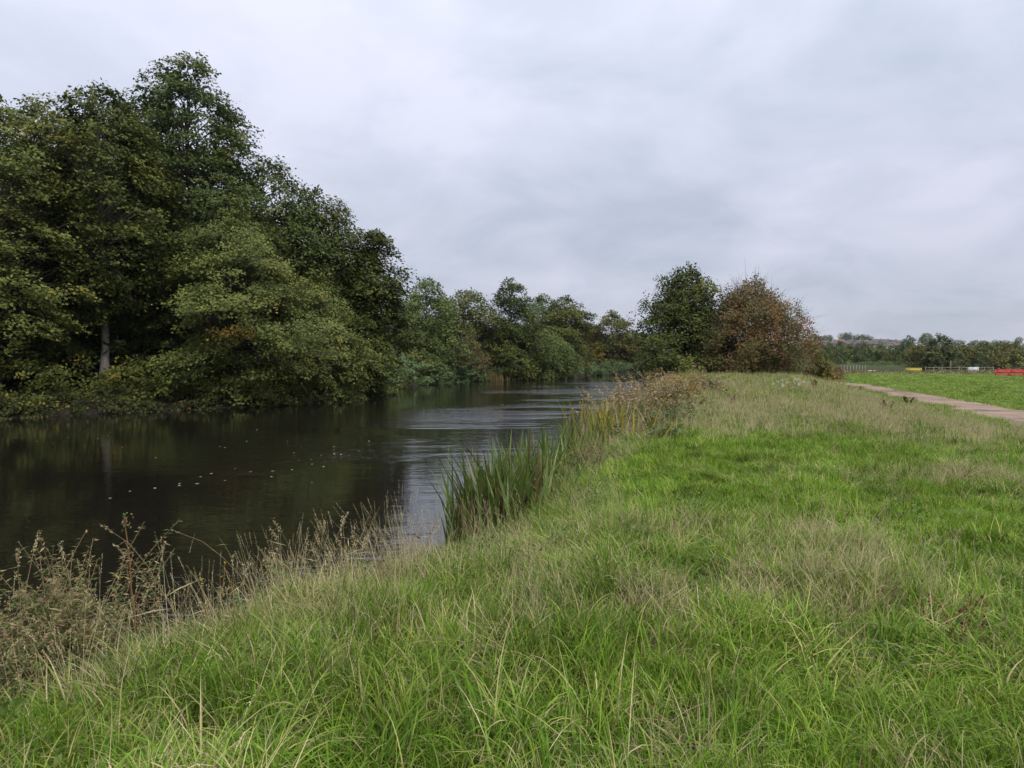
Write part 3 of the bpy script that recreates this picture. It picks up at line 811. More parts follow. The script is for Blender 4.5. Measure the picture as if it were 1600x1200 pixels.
for k, px, Y, yt, w in [
        (1, 1278, 200, 541, 1.0), (0, 1295, 205, 540, 1.0), (2, 1312, 214, 537, 1.2), (0, 1330, 210, 541, 1.0), (0, 1347, 206, 538, 1.0), (1, 1362, 212, 543, 1.1), (0, 1378, 208, 541, 0.9),
        (1, 1392, 215, 546, 1.1), (0, 1404, 205, 544, 0.9), (0, 1419, 195, 529, 0.8), (1, 1432, 196, 546, 1.0), (3, 1443, 170, 540, 1.3), (2, 1455, 165, 536, 1.3), (2, 1468, 168, 527, 1.1), (2, 1478, 166, 531, 1.2),
        (3, 1492, 172, 541, 1.2), (3, 1509, 170, 543, 1.2), (3, 1522, 176, 546, 1.4), (0, 1537, 172, 538, 1.0), (1, 1553, 178, 549, 1.0), (3, 1570, 160, 553, 1.2), (1, 1586, 155, 552, 1.1), (0, 1604, 175, 543, 1.0),
        (3, 1562, 200, 538, 1.1), (3, 1580, 205, 537, 1.1), (0, 1625, 165, 540, 1.0), (0, 1660, 170, 538, 1.0), (1, 1695, 165, 545, 1.2), (0, 1730, 170, 540, 1.0),
        (1, 1385, 200, 555, 0.7), (1, 1412, 190, 556, 0.8), (1, 1345, 198, 553, 0.9), (1, 1310, 196, 552, 0.9), (1, 1500, 160, 556, 0.8), (1, 1530, 158, 557, 0.8),
        (0, 1255, 215, 535, 1.0), (1, 1235, 205, 545, 1.0), (0, 1215, 215, 536, 1.0), (0, 1180, 220, 537, 1.0), (1, 1150, 210, 545, 1.0), (0, 1110, 220, 537, 1.0),
        # skyline of the hill
        (5, 1281, 430, 525, 1.2), (4, 1293, 430, 523, 1.2), (5, 1270, 420, 521, 1.2), (4, 1322, 435, 519, 1.2), (4, 1345, 440, 522, 1.4), (5, 1358, 430, 525, 1.0), (4, 1447, 430, 520, 1.0), (4, 1458, 440, 528, 0.8),
        (5, 1498, 430, 531, 1.4), (5, 1525, 425, 531, 1.3), (5, 1536, 428, 532, 1.0), (4, 1560, 440, 531, 1.6), (5, 1592, 430, 526, 0.55), (5, 1480, 470, 537, 1.5), (5, 1510, 470, 538, 1.5), (5, 1545, 470, 537, 1.6), (5, 1577, 460, 535, 1.6), (5, 1620, 440, 533, 1.6),
        (5, 1650, 440, 532, 1.6), (5, 1690, 440, 533, 1.6), (5, 1240, 440, 526, 1.5), (5, 1200, 440, 527, 1.5), (5, 1160, 440, 527, 1.5), (5, 1050, 440, 524, 1.6), (5, 1015, 440, 522, 1.6), (5, 985, 430, 516, 1.4), (5, 950, 440, 520, 1.5),
        (5, 1425, 440, 535, 1.0), (5, 1310, 400, 541, 0.9), (4, 1335, 395, 541, 0.8), (5, 1372, 395, 543, 0.8), (5, 1390, 400, 540, 0.6), (0, 1440, 330, 540, 1.2), (0, 1475, 330, 541, 1.2), (0, 1520, 330, 541, 1.3), (0, 1555, 330, 541, 1.3), (0, 1590, 330, 540, 1.3), (0, 1300, 330, 548, 1.2), (0, 1350, 320, 549, 1.2), (0, 1400, 325, 548, 1.2), (0, 1270, 330, 546, 1.2)]:
    put_far(k, px, Y * 1.62 if Y >= 390 else Y, yt, w)

# ---- houses on the hill
M_BRICK = [plain('brick_wall', (0.25, 0.195, 0.165), (0.20, 0.155, 0.135), 0.8), plain('render_wall', (0.46, 0.45, 0.43), (0.4, 0.39, 0.37), 0.8)]
M_ROOF = [plain('slate_roof', (0.145, 0.13, 0.135), (0.10, 0.09, 0.095), 1.2), plain('tile_roof', (0.16, 0.125, 0.11), (0.12, 0.095, 0.085), 1.2), plain('orange_tile_roof', (0.42, 0.15, 0.07), (0.36, 0.12, 0.055), 1.2)]
M_GLASS = plain('window_glass', (0.03, 0.035, 0.04), (0.05, 0.055, 0.06), 1.0, rough=0.1, spec=0.6)
M_DOOR = plain('painted_door', (0.08, 0.10, 0.14), None, 2.0, rough=0.5)


def house_src(wall, roof):
    root = thing('house', (0, 0, 0), 'small house with slate roof on the hillside terrace', 'house', 'houses on the hill')
    g = Geo()
    w, d, h, rh = 4.6, 3.8, 5.0, 2.3
    g.box((0, 0, h / 2 - 1), (2 * w, 2 * d, h + 2))
    v = np.array([(-w, -d, h), (w, -d, h), (w, d, h), (-w, d, h), (-w, 0, h + rh), (w, 0, h + rh)], float)
    g.add(v, [(0, 3, 4, 4), (1, 2, 5, 5)])
    me = bpy.data.meshes.new('wall')
    vv = np.concatenate(g.v); ff = [tuple(dict.fromkeys(q)) for q in np.concatenate(g.f).tolist()]
    me.from_pydata(vv.tolist(), [], ff); me.materials.append(wall)
    obj('wall', me, root)
    r = Geo()
    e, th = 0.35, 0.2
    for sg in (-1, 1):
        y0, z0 = sg * (d + e), h - rh * e / d
        p = np.array([(-w - e, y0, z0), (w + e, y0, z0), (w + e, 0, h + rh), (-w - e, 0, h + rh)])
        q = p + np.array([0, 0, th])
        r.add(np.concatenate([p, q]), [(0, 1, 2, 3), (4, 7, 6, 5), (0, 4, 5, 1), (1, 5, 6, 2), (3, 2, 6, 7), (0, 3, 7, 4)])
    ro = obj('roof', r.mesh('roof', roof), root)
    obj('chimney', Geo().box((w * 0.6, 0.4, h + rh + 0.3), (0.9, 0.7, 1.8)).mesh('chimney', M_BRICK[0]), ro)
    win = Geo().box((0, 0, 0), (1.5, 0.12, 1.25)).mesh('window', M_GLASS)
    for x in (-2.8, 0.0, 2.8):
        for z in (1.4, 3.8):
            if x == 0 and z < 2: continue
            obj('window', win, root, loc=(x, -d - 0.02, z))
    obj('door', Geo().box((0, -d - 0.02, 0.8), (1.0, 0.12, 2.1)).mesh('door', M_DOOR), root)
    return root


hs = [house_src(M_BRICK[0], M_ROOF[0]), house_src(M_BRICK[1], M_ROOF[1]), house_src(M_BRICK[0], M_ROOF[1]), house_src(M_BRICK[0], M_ROOF[2])]
hlab = ['brick house with dark slate roof in the rows on the hill', 'pale rendered house with brown roof in the rows on the hill', 'brick house with brown tiled roof in the rows on the hill', 'house with bright orange tiled roof below the skyline trees of the hill']
for h, lb in zip(hs, hlab): h['label'] = lb
hused = set()
for i, (k, px, Y, rz) in enumerate([(3, 1309, 405, 0.1), (0, 1288, 395, 0.2), (0, 1300, 385, 0.1), (2, 1318, 392, -0.1), (0, 1329, 405, 0.1), (2, 1340, 398, 0.2), (0, 1351, 402, 0.0), (1, 1361, 380, -0.1), (0, 1346, 378, 0.1), (2, 1356, 412, 0.1), (1, 1366, 405, 0.2), (0, 1372, 415, 0.05),
                                    (2, 1380, 398, -0.2), (0, 1384, 412, 0.15), (1, 1392, 385, 0.0), (0, 1396, 408, 0.1), (2, 1403, 398, 0.2), (0, 1378, 372, 0.1), (1, 1386, 368, 0.3), (2, 1399, 374, 0.1), (0, 1408, 384, 0.05), (1, 1336, 380, 0.0), (2, 1325, 380, 0.2), (0, 1412, 405, 0.1)]):
    Y = 570 + (Y - 368) * 3.0
    x = px2x(px, Y)
    z = gz(x, Y) + 0.5
    if k in hused:
        copy_tree(hs[k], (x, Y, z), rz=rz, scale=(0.78, 0.78, 0.78))
    else:
        hused.add(k); hs[k].location = (x, Y, z); hs[k].rotation_euler = (0, 0, rz); hs[k].scale = (0.78, 0.78, 0.78)

# ---- post and rail fence, stakes, barriers, tank, cars
M_WOOD = plain('weathered_wood', (0.30, 0.27, 0.23), (0.19, 0.17, 0.145), 5.0)
M_RED = plain('red_plastic', (0.62, 0.075, 0.075), (0.50, 0.055, 0.06), 3.0, rough=0.5)
M_YEL = plain('yellow_plastic', (0.60, 0.50, 0.10), (0.50, 0.40, 0.07), 3.0, rough=0.5)
M_WHT = plain('white_plastic', (0.76, 0.78, 0.79), (0.66, 0.68, 0.70), 2.0, rough=0.45)
M_GALV = plain('galvanised_steel', (0.42, 0.43, 0.44), (0.32, 0.33, 0.34), 4.0, rough=0.45)
M_TYRE = plain('tyre_rubber', (0.02, 0.02, 0.02), (0.03, 0.03, 0.03), 3.0)


def fence(name, label, p0, p1, n, hgt, rails, pw=0.11, tall=()):
    p0, p1 = np.array(p0, float), np.array(p1, float)
    root = thing(name, (p0[0], p0[1], gz(*p0)), label, 'fence')
    z0 = gz(*p0)
    post = Geo().box((0, 0, hgt / 2 - 0.15), (pw, pw, hgt + 0.3)).mesh('post', M_WOOD)
    pts = []
    for i in range(n):
        q = p0 + (p1 - p0) * (i / (n - 1)); z = gz(*q) - z0
        pts.append((q[0] - p0[0], q[1] - p0[1], z))
        o = obj('post', post, root, loc=pts[-1])
        if i in tall: o.scale = (1, 1, 1.9)
    for rzv in rails:
        for a, b in zip(pts[:-1], pts[1:]):
            g = Geo()
            c = [(a[k] + b[k]) / 2 for k in range(3)]
            L_ = math.hypot(b[0] - a[0], b[1] - a[1])
            g.box((0, 0, 0), (L_, 0.05, 0.11))
            o = obj('rail', g.mesh('rail', M_WOOD), root, loc=(c[0], c[1] - pw / 2 - 0.03, c[2] + rzv))
            o.rotation_euler = (0, -math.atan2(b[2] - a[2], L_), math.atan2(b[1] - a[1], b[0] - a[0]))
    return root


fence('rail_fence', 'weathered wooden post and rail fence across the far field', (px2x(1446, 124), 124), (px2x(1552, 122), 122), 9, 1.15, (0.55, 1.0), tall=(3,))
fence('stake_fence', 'row of plain wooden stakes beside the reddish bush', (px2x(1314, 120), 120), (px2x(1352, 128), 128), 9, 1.35, (), pw=0.1)


def barrier_src(mat, label, w, h):
    root = thing('barrier', (0, 0, 0), label, 'barrier', 'plastic barriers at the field edge')
    fr = Geo()
    fr.box((0, 0, h - 0.06), (w, 0.06, 0.12)); fr.box((0, 0, 0.22), (w, 0.06, 0.1))
    fr.box((-w / 2 + 0.05, 0.001, h / 2 + 0.05), (0.1, 0.066, h - 0.1)); fr.box((w / 2 - 0.05, 0.001, h / 2 + 0.05), (0.1, 0.066, h - 0.1))
    obj('frame', fr.mesh('frame', mat), root)
    obj('panel', Geo().box((0, 0, h - 0.32), (w - 0.2, 0.03, 0.38)).mesh('panel', mat), root)
    slat = Geo().box((0, 0, 0), (0.05, 0.03, h - 0.75)).mesh('slat', mat)
    for i in range(int(w / 0.16)):
        obj('slat', slat, root, loc=(-w / 2 + 0.16 + i * 0.16, 0, 0.27 + (h - 0.75) / 2))
    ft = Geo().box((0, 0, 0.08), (0.12, 0.55, 0.16)).mesh('foot', M_TYRE)
    for sx in (-1, 1): obj('foot', ft, root, loc=(sx * w * 0.36, 0, 0))
    return root


rb = barrier_src(M_RED, 'red plastic barrier standing in a row on the field edge', 2.05, 1.0)
for i in range(4):
    px = 1566 + i * 23.5
    loc = (px2x(px, 100), 100 + 0.15 * (i % 2), gz(px2x(px, 100), 100) - 0.02)
    if i == 0: rb.location = loc; rb.rotation_euler = (0, 0, 0.05)
    else: copy_tree(rb, loc, rz=0.03 - 0.08 * (i % 2))
yb = barrier_src(M_YEL, 'yellow plastic barrier beside the wooden rail fence', 2.7, 0.95)
yb.location = (px2x(1428, 123), 123, gz(px2x(1428, 123), 123))

tk = thing('water_tank', (px2x(1521, 119), 119, gz(px2x(1521, 119), 119)), 'white ribbed water tank standing in front of the rail fence', 'tank')
obj('tank_body', Geo().box((0, 0, 0.62), (1.1, 1.0, 1.0)).mesh('tank_body', M_WHT), tk)
obj('pallet', Geo().box((0, 0, 0.06), (1.2, 1.05, 0.13)).mesh('pallet', M_WOOD), tk)
bar = Geo().box((0, 0, 0), (0.035, 0.035, 1.0)).mesh('cage_bar', M_GALV)
for i in range(6): obj('cage_bar', bar, tk, loc=(-0.55 + i * 0.22, -0.525, 0.63))
obj('lid', Geo().box((0, 0, 1.16), (0.35, 0.35, 0.08)).mesh('lid', M_TYRE), tk)


def storage_box(label, px, Y, w, h, mat):
    x = px2x(px, Y)
    root = thing('storage_box', (x, Y, gz(x, Y)), label, 'box')
    obj('body', Geo().box((0, 0, h * 0.45 + 0.06), (w, 0.9, h * 0.8)).mesh('body', mat), root)
    lid = Geo(); v = np.array([(-w / 2 - 0.04, -0.5, h * 0.86 + 0.06), (w / 2 + 0.04, -0.5, h * 0.86 + 0.06), (w / 2 + 0.04, 0.5, h * 0.86 + 0.06), (-w / 2 - 0.04, 0.5, h * 0.86 + 0.06),
                               (-w / 2 + 0.08, -0.3, h + 0.06), (w / 2 - 0.08, -0.3, h + 0.06), (w / 2 - 0.08, 0.3, h + 0.06), (-w / 2 + 0.08, 0.3, h + 0.06)])
    lid.add(v, [(0, 3, 2, 1), (4, 5, 6, 7), (0, 1, 5, 4), (1, 2, 6, 5), (2, 3, 7, 6), (3, 0, 4, 7)])
    obj('lid', lid.mesh('lid', mat), root)
    sk = Geo().box((0, 0, 0.03), (0.1, 0.85, 0.08)).mesh('skid', M_WOOD)
    for sx in (-1, 1): obj('skid', sk, root, loc=(sx * w * 0.38, 0, 0))
    return root


storage_box('low white lidded box standing in the rough far field', 1362, 172, 1.6, 0.85, M_WHT)
storage_box('low pale blue grey box between the white box and the yellow barrier', 1385, 152, 1.4, 0.85, plain('pale_blue_plastic', (0.50, 0.60, 0.68), (0.45, 0.54, 0.62), 1.0, rough=0.4))
_r = np.random.default_rng(88)
_p = [(px2x(p, yy), yy, gz(px2x(p, yy), yy)) for p, yy in zip(_r.uniform(1290, 1640, 260), _r.uniform(112, 122, 260))]
leaf_mass('field_edge_weeds', 'brown rough weeds along the fence at the far side of the field', _p, 0.45, 26, 0.2, 'seedherb', 89, rad=0.5, tmean=0.35)
_p = [(px2x(p, yy), yy, gz(px2x(p, yy), yy)) for p, yy in zip(_r.uniform(1235, 1500, 240), _r.uniform(184, 200, 240))]
leaf_mass('field_edge_weeds', 'low mixed scrub in the rough ground behind the fence', _p, 0.7, 26, 0.28, 'teal', 87, rad=0.8, tmean=0.5)


# ------------------------------------------------------------------ grass
def blades(rng, n, h, w, rad, a0, a1, segs=4, tlo=0.1, thi=0.9, clusters=0):
    az = rng.random(n) * 6.283
    r = rad * np.sqrt(rng.random(n)); ra = rng.random(n) * 6.283
    L = h * rng.uniform(0.5, 1.15, n)
    tsh = 0.0
    if clusters:
        ci = rng.integers(0, clusters, n)
        cr = rad * np.sqrt(rng.random(clusters)); ca_ = rng.random(clusters) * 6.283
        loose = rng.random(n) < 0.16
        px_ = np.where(loose, np.cos(ra) * r, (np.cos(ca_) * cr)[ci] + rng.normal(0, rad * 0.13, n))
        py_ = np.where(loose, np.sin(ra) * r, (np.sin(ca_) * cr)[ci] + rng.normal(0, rad * 0.13, n))
        r = np.hypot(px_, py_); ra = np.arctan2(py_, px_)
        lean = rng.random(clusters) * 6.283
        az = np.where(rng.random(n) < 0.55, lean[ci] + rng.normal(0, 0.6, n), az)
        L = L * rng.uniform(0.6, 1.25, clusters)[ci]
        tsh = rng.normal(0, 0.13, clusters)[ci]
    s0 = rng.uniform(a0[0], a0[1], n); s1 = s0 + rng.uniform(a1[0], a1[1], n)
    u = np.linspace(0, 1, segs + 1)
    ang = s0[:, None] + (s1 - s0)[:, None] * u[None, :] ** 1.4
    st = L[:, None] / segs
    hx = np.concatenate([np.zeros((n, 1)), np.cumsum(np.sin(ang[:, :-1]) * st, 1)], 1)
    hz = np.concatenate([np.zeros((n, 1)), np.cumsum(np.cos(ang[:, :-1]) * st, 1)], 1)
    hz = np.maximum(hz, 0.01)
    ca, sa = np.cos(az)[:, None], np.sin(az)[:, None]
    c = np.stack([np.cos(ra)[:, None] * r[:, None] + hx * ca, np.sin(ra)[:, None] * r[:, None] + hx * sa, hz - 0.03 * (u[None, :] == 0)], -1)
    tw = rng.normal(0, 0.5, n)[:, None]
    side = np.stack([-np.sin(az[:, None] + tw + 0 * u), np.cos(az[:, None] + tw + 0 * u), 0.25 * np.sin(tw * 3) + 0 * u[None]], -1)
    wd = (w * rng.uniform(0.6, 1.3, n))[:, None] * np.clip(1.02 - u[None, :] ** 2.2, 0.04, 1) * 0.5
    v = np.stack([c - side * wd[..., None], c + side * wd[..., None]], 2)          # n, segs+1, 2, 3
    i = np.arange(n * (segs + 1) * 2).reshape(n, segs + 1, 2)
    f = np.stack([i[:, :-1, 0], i[:, :-1, 1], i[:, 1:, 1], i[:, 1:, 0]], -1).reshape(-1, 4)
    t = np.repeat(np.clip(rng.uniform(tlo, thi, n) + tsh, 0, 1), segs)
    return v.reshape(-1, 3), f, t, c


def stalks(g, rng, n, h, rad, head=0.10, w=0.0022, grain=0.0036, ng=30, tlo=0.3, thi=1.0, bend=0.5):
    v, f, t, c = blades(rng, n, h, w, rad, (0.0, 0.22), (0.05, bend), 5, tlo, thi)
    g.add(v, f, t)
    tip, pre = c[:, -1], c[:, -2]
    d = tip - pre; d /= np.linalg.norm(d, axis=1, keepdims=True)
    k = np.repeat(np.arange(n), ng); u = np.tile(np.linspace(0, 1, ng), n)
    P = tip[k] - d[k] * (u * head)[:, None] + rng.normal(0, grain * 0.45, (len(k), 3))
    ax = d[k] + rng.normal(0, 0.35, (len(k), 3))
    L = grain * 1.9 * rng.uniform(0.7, 1.3, len(k))
    lv, lf = leaf_quads(P, rng.normal(size=(len(k), 3)), L, L * 0.5, rng, axis=ax)
    g.add(lv, lf, np.clip(np.repeat(rng.uniform(tlo, thi, n), ng), 0, 1))


def tuft_collection(name, makers):
    c = bpy.data.collections.new(name)
    for i, mk in enumerate(makers):
        o = bpy.data.objects.new('%s_%02d' % (name, i), mk)
        c.objects.link(o)
    return c


def mk_tuft(seed, spec, mat):
    rng = np.random.default_rng(seed)
    g = Geo()
    for s in spec:
        if s[0] == 'b':
            v, f, t, c = blades(rng, *s[1:]); g.add(v, f, t)
        elif s[0] == 's':
            stalks(g, rng, *s[1:])
        elif s[0] == 'w':            # low broad leaves
            n, L, rad, zt = s[1:]
            P = np.stack([rng.normal(0, rad, n), rng.normal(0, rad, n), rng.uniform(0.02, zt, n)], 1)
            LL = L * rng.uniform(0.6, 1.3, n)
            v, f = leaf_quads(P, np.array([0, 0, 0.8]) + rng.normal(0, 0.45, (n, 3)), LL, LL * 0.5, rng); g.add(v, f, rng.uniform(0.0, 0.8, n))
    return g.mesh('tuft', G[mat])


tall = tuft_collection('tall', [mk_tuft(100 + i, [('b', 330, 0.285, 0.0062, 0.34, (0.05, 0.85), (0.6, 2.6), 6, 0.1, 0.88, 11), ('b', 70, 0.30, 0.0045, 0.34, (0.2, 1.3), (0.3, 1.9), 5, 0.86, 1.0, 8), ('b', 130, 0.18, 0.006, 0.34, (0.1, 0.8), (0.3, 1.4), 4, 0.0, 0.6)], 'grass') for i in range(9)])
tuft = tuft_collection('tuft', [mk_tuft(110 + i, [('b', 50, 0.32, 0.0055, 0.10, (0.05, 0.55), (0.5, 2.2), 5, 0.1, 0.85), ('b', 16, 0.36, 0.0045, 0.12, (0.2, 1.1), (0.3, 1.7), 4, 0.88, 1.0), ('b', 20, 0.24, 0.006, 0.12, (0.1, 0.7), (0.3, 1.4), 4, 0.0, 0.6)], 'grass') for i in range(5)])
lush = tuft_collection('lush', [mk_tuft(120 + i, [('b', 430, 0.155, 0.0062, 0.32, (0.05, 0.8), (0.2, 1.8), 4, 0.1, 0.9, 12), ('b', 60, 0.13, 0.0038, 0.32, (0.3, 1.3), (0.2, 1.0), 3, 0.85, 1.0)], 'grass') for i in range(8)])
coarse = tuft_collection('coarse', [mk_tuft(140 + i, [('b', 150, 0.22, 0.012, 0.42, (0.05, 0.7), (0.2, 1.4), 3, 0.1, 0.95, 12)], 'grass') for i in range(7)])
hay = tuft_collection('hay', [mk_tuft(160 + i, [('s', 7, 0.72, 0.10, 0.11), ('s', 5, 0.55, 0.12, 0.07), ('b', 22, 0.42, 0.0042, 0.09, (0.05, 0.8), (0.4, 2.2), 5, 0.1, 0.9)], 'straw') for i in range(7)])
mat_ = tuft_collection('thatch', [mk_tuft(180 + i, [('b', 60, 0.36, 0.0045, 0.18, (0.4, 1.35), (0.0, 1.2), 4, 0.0, 0.9)], 'straw') for i in range(4)])
herb = tuft_collection('herb', [mk_tuft(200 + i, [('w', 46, 0.045, 0.10, 0.20), ('b', 10, 0.30, 0.005, 0.1, (0.05, 0.5), (0.2, 1.2), 4, 0.2, 0.8)], 'weed') for i in range(4)])
farhay = tuft_collection('farhay', [mk_tuft(220 + i, [('s', 18, 0.50, 0.34, 0.10, 0.0055, 0.010, 9), ('b', 16, 0.36, 0.007, 0.3, (0.05, 0.6), (0.3, 1.6), 3, 0.2, 1.0)], 'straw') for i in range(4)])


def gn_group(coll):
    ng = bpy.data.node_groups.new('scatter_' + coll.name, 'GeometryNodeTree')
    ng.interface.new_socket('Geometry', in_out='INPUT', socket_type='NodeSocketGeometry')
    ng.interface.new_socket('Geometry', in_out='OUTPUT', socket_type='NodeSocketGeometry')
    N, L = ng.nodes.new, ng.links.new
    gi, go = N('NodeGroupInput'), N('NodeGroupOutput')
    iop = N('GeometryNodeInstanceOnPoints')
    ci = N('GeometryNodeCollectionInfo'); ci.inputs['Collection'].default_value = coll
    ci.inputs['Separate Children'].default_value = True; ci.inputs['Reset Children'].default_value = True

    def na(nm, ty):
        a = N('GeometryNodeInputNamedAttribute'); a.data_type = ty; a.inputs['Name'].default_value = nm
        return a.outputs['Attribute']
    L(gi.outputs[0], iop.inputs['Points'])
    L(ci.outputs[0], iop.inputs['Instance'])
    iop.inputs['Pick Instance'].default_value = True
    L(na('idx', 'INT'), iop.inputs['Instance Index'])
    e2r = N('FunctionNodeEulerToRotation'); L(na('rot', 'FLOAT_VECTOR'), e2r.inputs[0])
    L(e2r.outputs[0], iop.inputs['Rotation'])
    L(na('scl', 'FLOAT_VECTOR'), iop.inputs['Scale'])
    L(iop.outputs[0], go.inputs[0])
    return ng


def scatter(name, label, coll, x, y, hs, ws, dry, lum, seed, tilt=0.15, cat='grass'):
    rng = np.random.default_rng(seed)
    n = len(x)
    z = land(x, y)[0]
    e = 0.25
    nx_ = -(land(x + e, y)[0] - land(x - e, y)[0]) / (2 * e) + rng.normal(0, tilt, n)
    ny_ = -(land(x, y + e)[0] - land(x, y - e)[0]) / (2 * e) + rng.normal(0, tilt, n)
    w_ = np.stack([nx_, ny_, np.ones(n)], 1); w_ /= np.linalg.norm(w_, axis=1, keepdims=True)
    sp = rng.uniform(0, 6.283, n)
    u_ = np.stack([np.cos(sp), np.sin(sp), np.zeros(n)], 1); u_ -= (u_ * w_).sum(1, keepdims=True) * w_; u_ /= np.linalg.norm(u_, axis=1, keepdims=True)
    v_ = np.cross(w_, u_)
    eul = np.stack([np.arctan2(v_[:, 2], w_[:, 2]), np.arcsin(-np.clip(u_[:, 2], -1, 1)), np.arctan2(u_[:, 1], u_[:, 0])], 1)
    me = bpy.data.meshes.new(name)
    me.vertices.add(n)
    me.vertices.foreach_set('co', np.stack([x, y, z], 1).astype(np.float32).ravel())
    for nm, ty, arr, key in (('idx', 'INT', rng.integers(0, len(coll.objects), n).astype(np.int32), 'value'),
                             ('rot', 'FLOAT_VECTOR', eul, 'vector'),
                             ('scl', 'FLOAT_VECTOR', np.stack([ws, ws, hs], 1), 'vector'),
                             ('dry', 'FLOAT', dry, 'value'), ('lum', 'FLOAT', lum, 'value')):
        a = me.attributes.new(nm, ty, 'POINT')
        a.data.foreach_set(key, arr.ravel() if ty == 'INT' else arr.astype(np.float32).ravel())
    o = obj(name, me, label=label, cat=cat, kind='stuff')
    md = o.modifiers.new('scatter', 'NODES'); md.node_group = gn_group(coll)
    return o


def field_points(bands, seed, margin=1.0):
    rng = np.random.default_rng(seed)
    xs, ys = [], []
    for y0, y1, dens in bands:
        wmax = 0.82 * y1 + 2.2
        n = int(dens * (y1 - y0) * 2 * wmax)
        x = rng.uniform(-wmax, wmax, n); y = rng.uniform(y0, y1, n)
        k = np.abs(x) < 0.82 * y + 2.2
        xs.append(x[k]); ys.append(y[k])
    x, y = np.concatenate(xs), np.concatenate(ys)
    z, side, dr, dl, s = land(x, y)
    edge = 1.58 + 0.5 * waves(x, y, 1.7, 5) + 0.3 * waves(x, y, 0.6, 15)
    k = (side == 1) & (dr > 0.12) & (np.abs(s) > edge)
    return x[k], y[k], dr[k], s[k], rng


def gauss(x, y, cx, cy_, r, ry=None):
    return np.exp(-((x - cx) / r) ** 2 - ((y - cy_) / (ry or r)) ** 2)


def fields(x, y, dr, s):
    n1 = waves(x, y, 2.2, 12); n2 = waves(x, y, 0.8, 22); n3 = waves(x, y, 6.0, 30)
    crest = sst(11, 19, y) * (1 - sst(-5.5, -2.6, s)) * (1 - sst(46, 60, y))
    edge = np.exp(-((dr - 0.9) / 0.9) ** 2)
    lushf = gauss(x, y, 1.6, 9.5, 1.7, 2.6) + gauss(x, y, 4.5, 12.0, 2.6, 3.0) + 0.8 * gauss(x, y, 4.2, 7.2, 1.6, 1.6) + 0.7 * gauss(x, y, 1.2, 3.4, 0.9, 0.7)
    patch = gauss(x, y, 2.55, 6.3, 0.5, 0.8) + 0.9 * gauss(x, y, 1.35, 6.6, 0.55, 0.5) + 0.7 * gauss(x, y, 2.2, 4.7, 0.6, 0.7) + 0.6 * gauss(x, y, 0.3, 4.7, 0.7, 0.7) + 0.7 * gauss(x, y, 4.4, 9.5, 0.8, 0.5) + 0.7 * gauss(x, y, -1.6, 4.6, 0.7, 0.6) + 0.6 * gauss(x, y, 6.6, 9.6, 1.2, 0.8)
    dry = 0.0 + 0.40 * crest + 0.32 * edge + 0.68 * patch - 0.34 * lushf + 0.30 * n1 + 0.2 * n2
    dry = np.where(s > 0, -0.05 + 0.30 * n3 + 0.25 * n1 + 0.3 * sst(95, 112, y), dry)
    tallf = np.clip((1 - 0.55 * sst(0.4, 2.0, x)) * (1 - sst(4.2, 6.6, y)) + 0.8 * np.exp(-(dr / 2.0) ** 2) + 0.9 * patch + 0.5 * crest + 0.3 * n1 - 0.35 * lushf, 0, 1.25)
    return np.clip(dry, -0.3, 1), tallf, np.clip(crest, 0, 1), edge, patch, lushf, n1, n2, n3


# tall meadow and bank grass
x, y, dr, s, rng = field_points([(1.0, 4.5, 13), (4.5, 8, 9.5), (8, 14, 7)], 301)
d, T, C, E, PA, LU, n1, n2, n3 = fields(x, y, dr, s)
k = (rng.random(len(x)) < np.clip(T * 0.95 + 0.9 * n2 + 0.1, 0, 1) * np.where(y > 8, 0.7, 1)) & (dr > 0.75)
hs = np.clip(0.5 + 0.5 * T + 0.7 * n2 + 0.3 * n1, 0.3, 1.6) * rng.uniform(0.6, 1.25, len(x))
lum = (1.0 + 0.3 * n1 + 0.25 * n2) * rng.uniform(0.7, 1.25, len(x))
scatter('tall_grass', 'long arching green grass mixed with dry blades on the near bank', tall, x[k], y[k], hs[k], rng.uniform(0.8, 1.2, k.sum()), d[k] + rng.normal(0, 0.14, k.sum()), lum[k], 302, tilt=0.12)
# tufts on the steep lip of the bank
x, y, dr, s, rng = field_points([(1.5, 9, 70), (9, 16, 35), (16, 40, 12)], 321)
d, T, C, E, PA, LU, n1, n2, n3 = fields(x, y, dr, s)
k = dr < 1.0
scatter('bank_grass', 'long grass tufts hanging on the steep lip of the near bank', tuft, x[k], y[k], (0.9 * rng.uniform(0.6, 1.3, len(x)))[k], (np.clip(y / 12, 1, 2) * rng.uniform(0.8, 1.25, len(x)))[k], d[k] + rng.normal(0, 0.15, k.sum()), rng.uniform(0.75, 1.15, k.sum()), 322, tilt=0.2)
# short lush turf between
x, y, dr, s, rng = field_points([(1.0, 5, 9), (5, 9, 13), (9, 15, 10), (15, 24, 6)], 303)
d, T, C, E, PA, LU, n1, n2, n3 = fields(x, y, dr, s)
k = (rng.random(len(x)) < np.clip(1.2 - 0.7 * T, 0.25, 1)) & (dr > 0.6)
hs = np.clip(0.8 + 0.8 * n2 + 0.35 * n1 + 0.4 * T, 0.35, 2.2) * rng.uniform(0.55, 1.5, len(x))
lum = (1.02 + 0.3 * n1 + 0.22 * n2 + 0.06 * LU) * rng.uniform(0.7, 1.25, len(x))
scatter('meadow_grass', 'short bright green grass of the meadow', lush, x[k], y[k], hs[k], rng.uniform(0.85, 1.3, k.sum()), d[k] + rng.normal(0, 0.1, k.sum()), lum[k], 304, tilt=0.1)
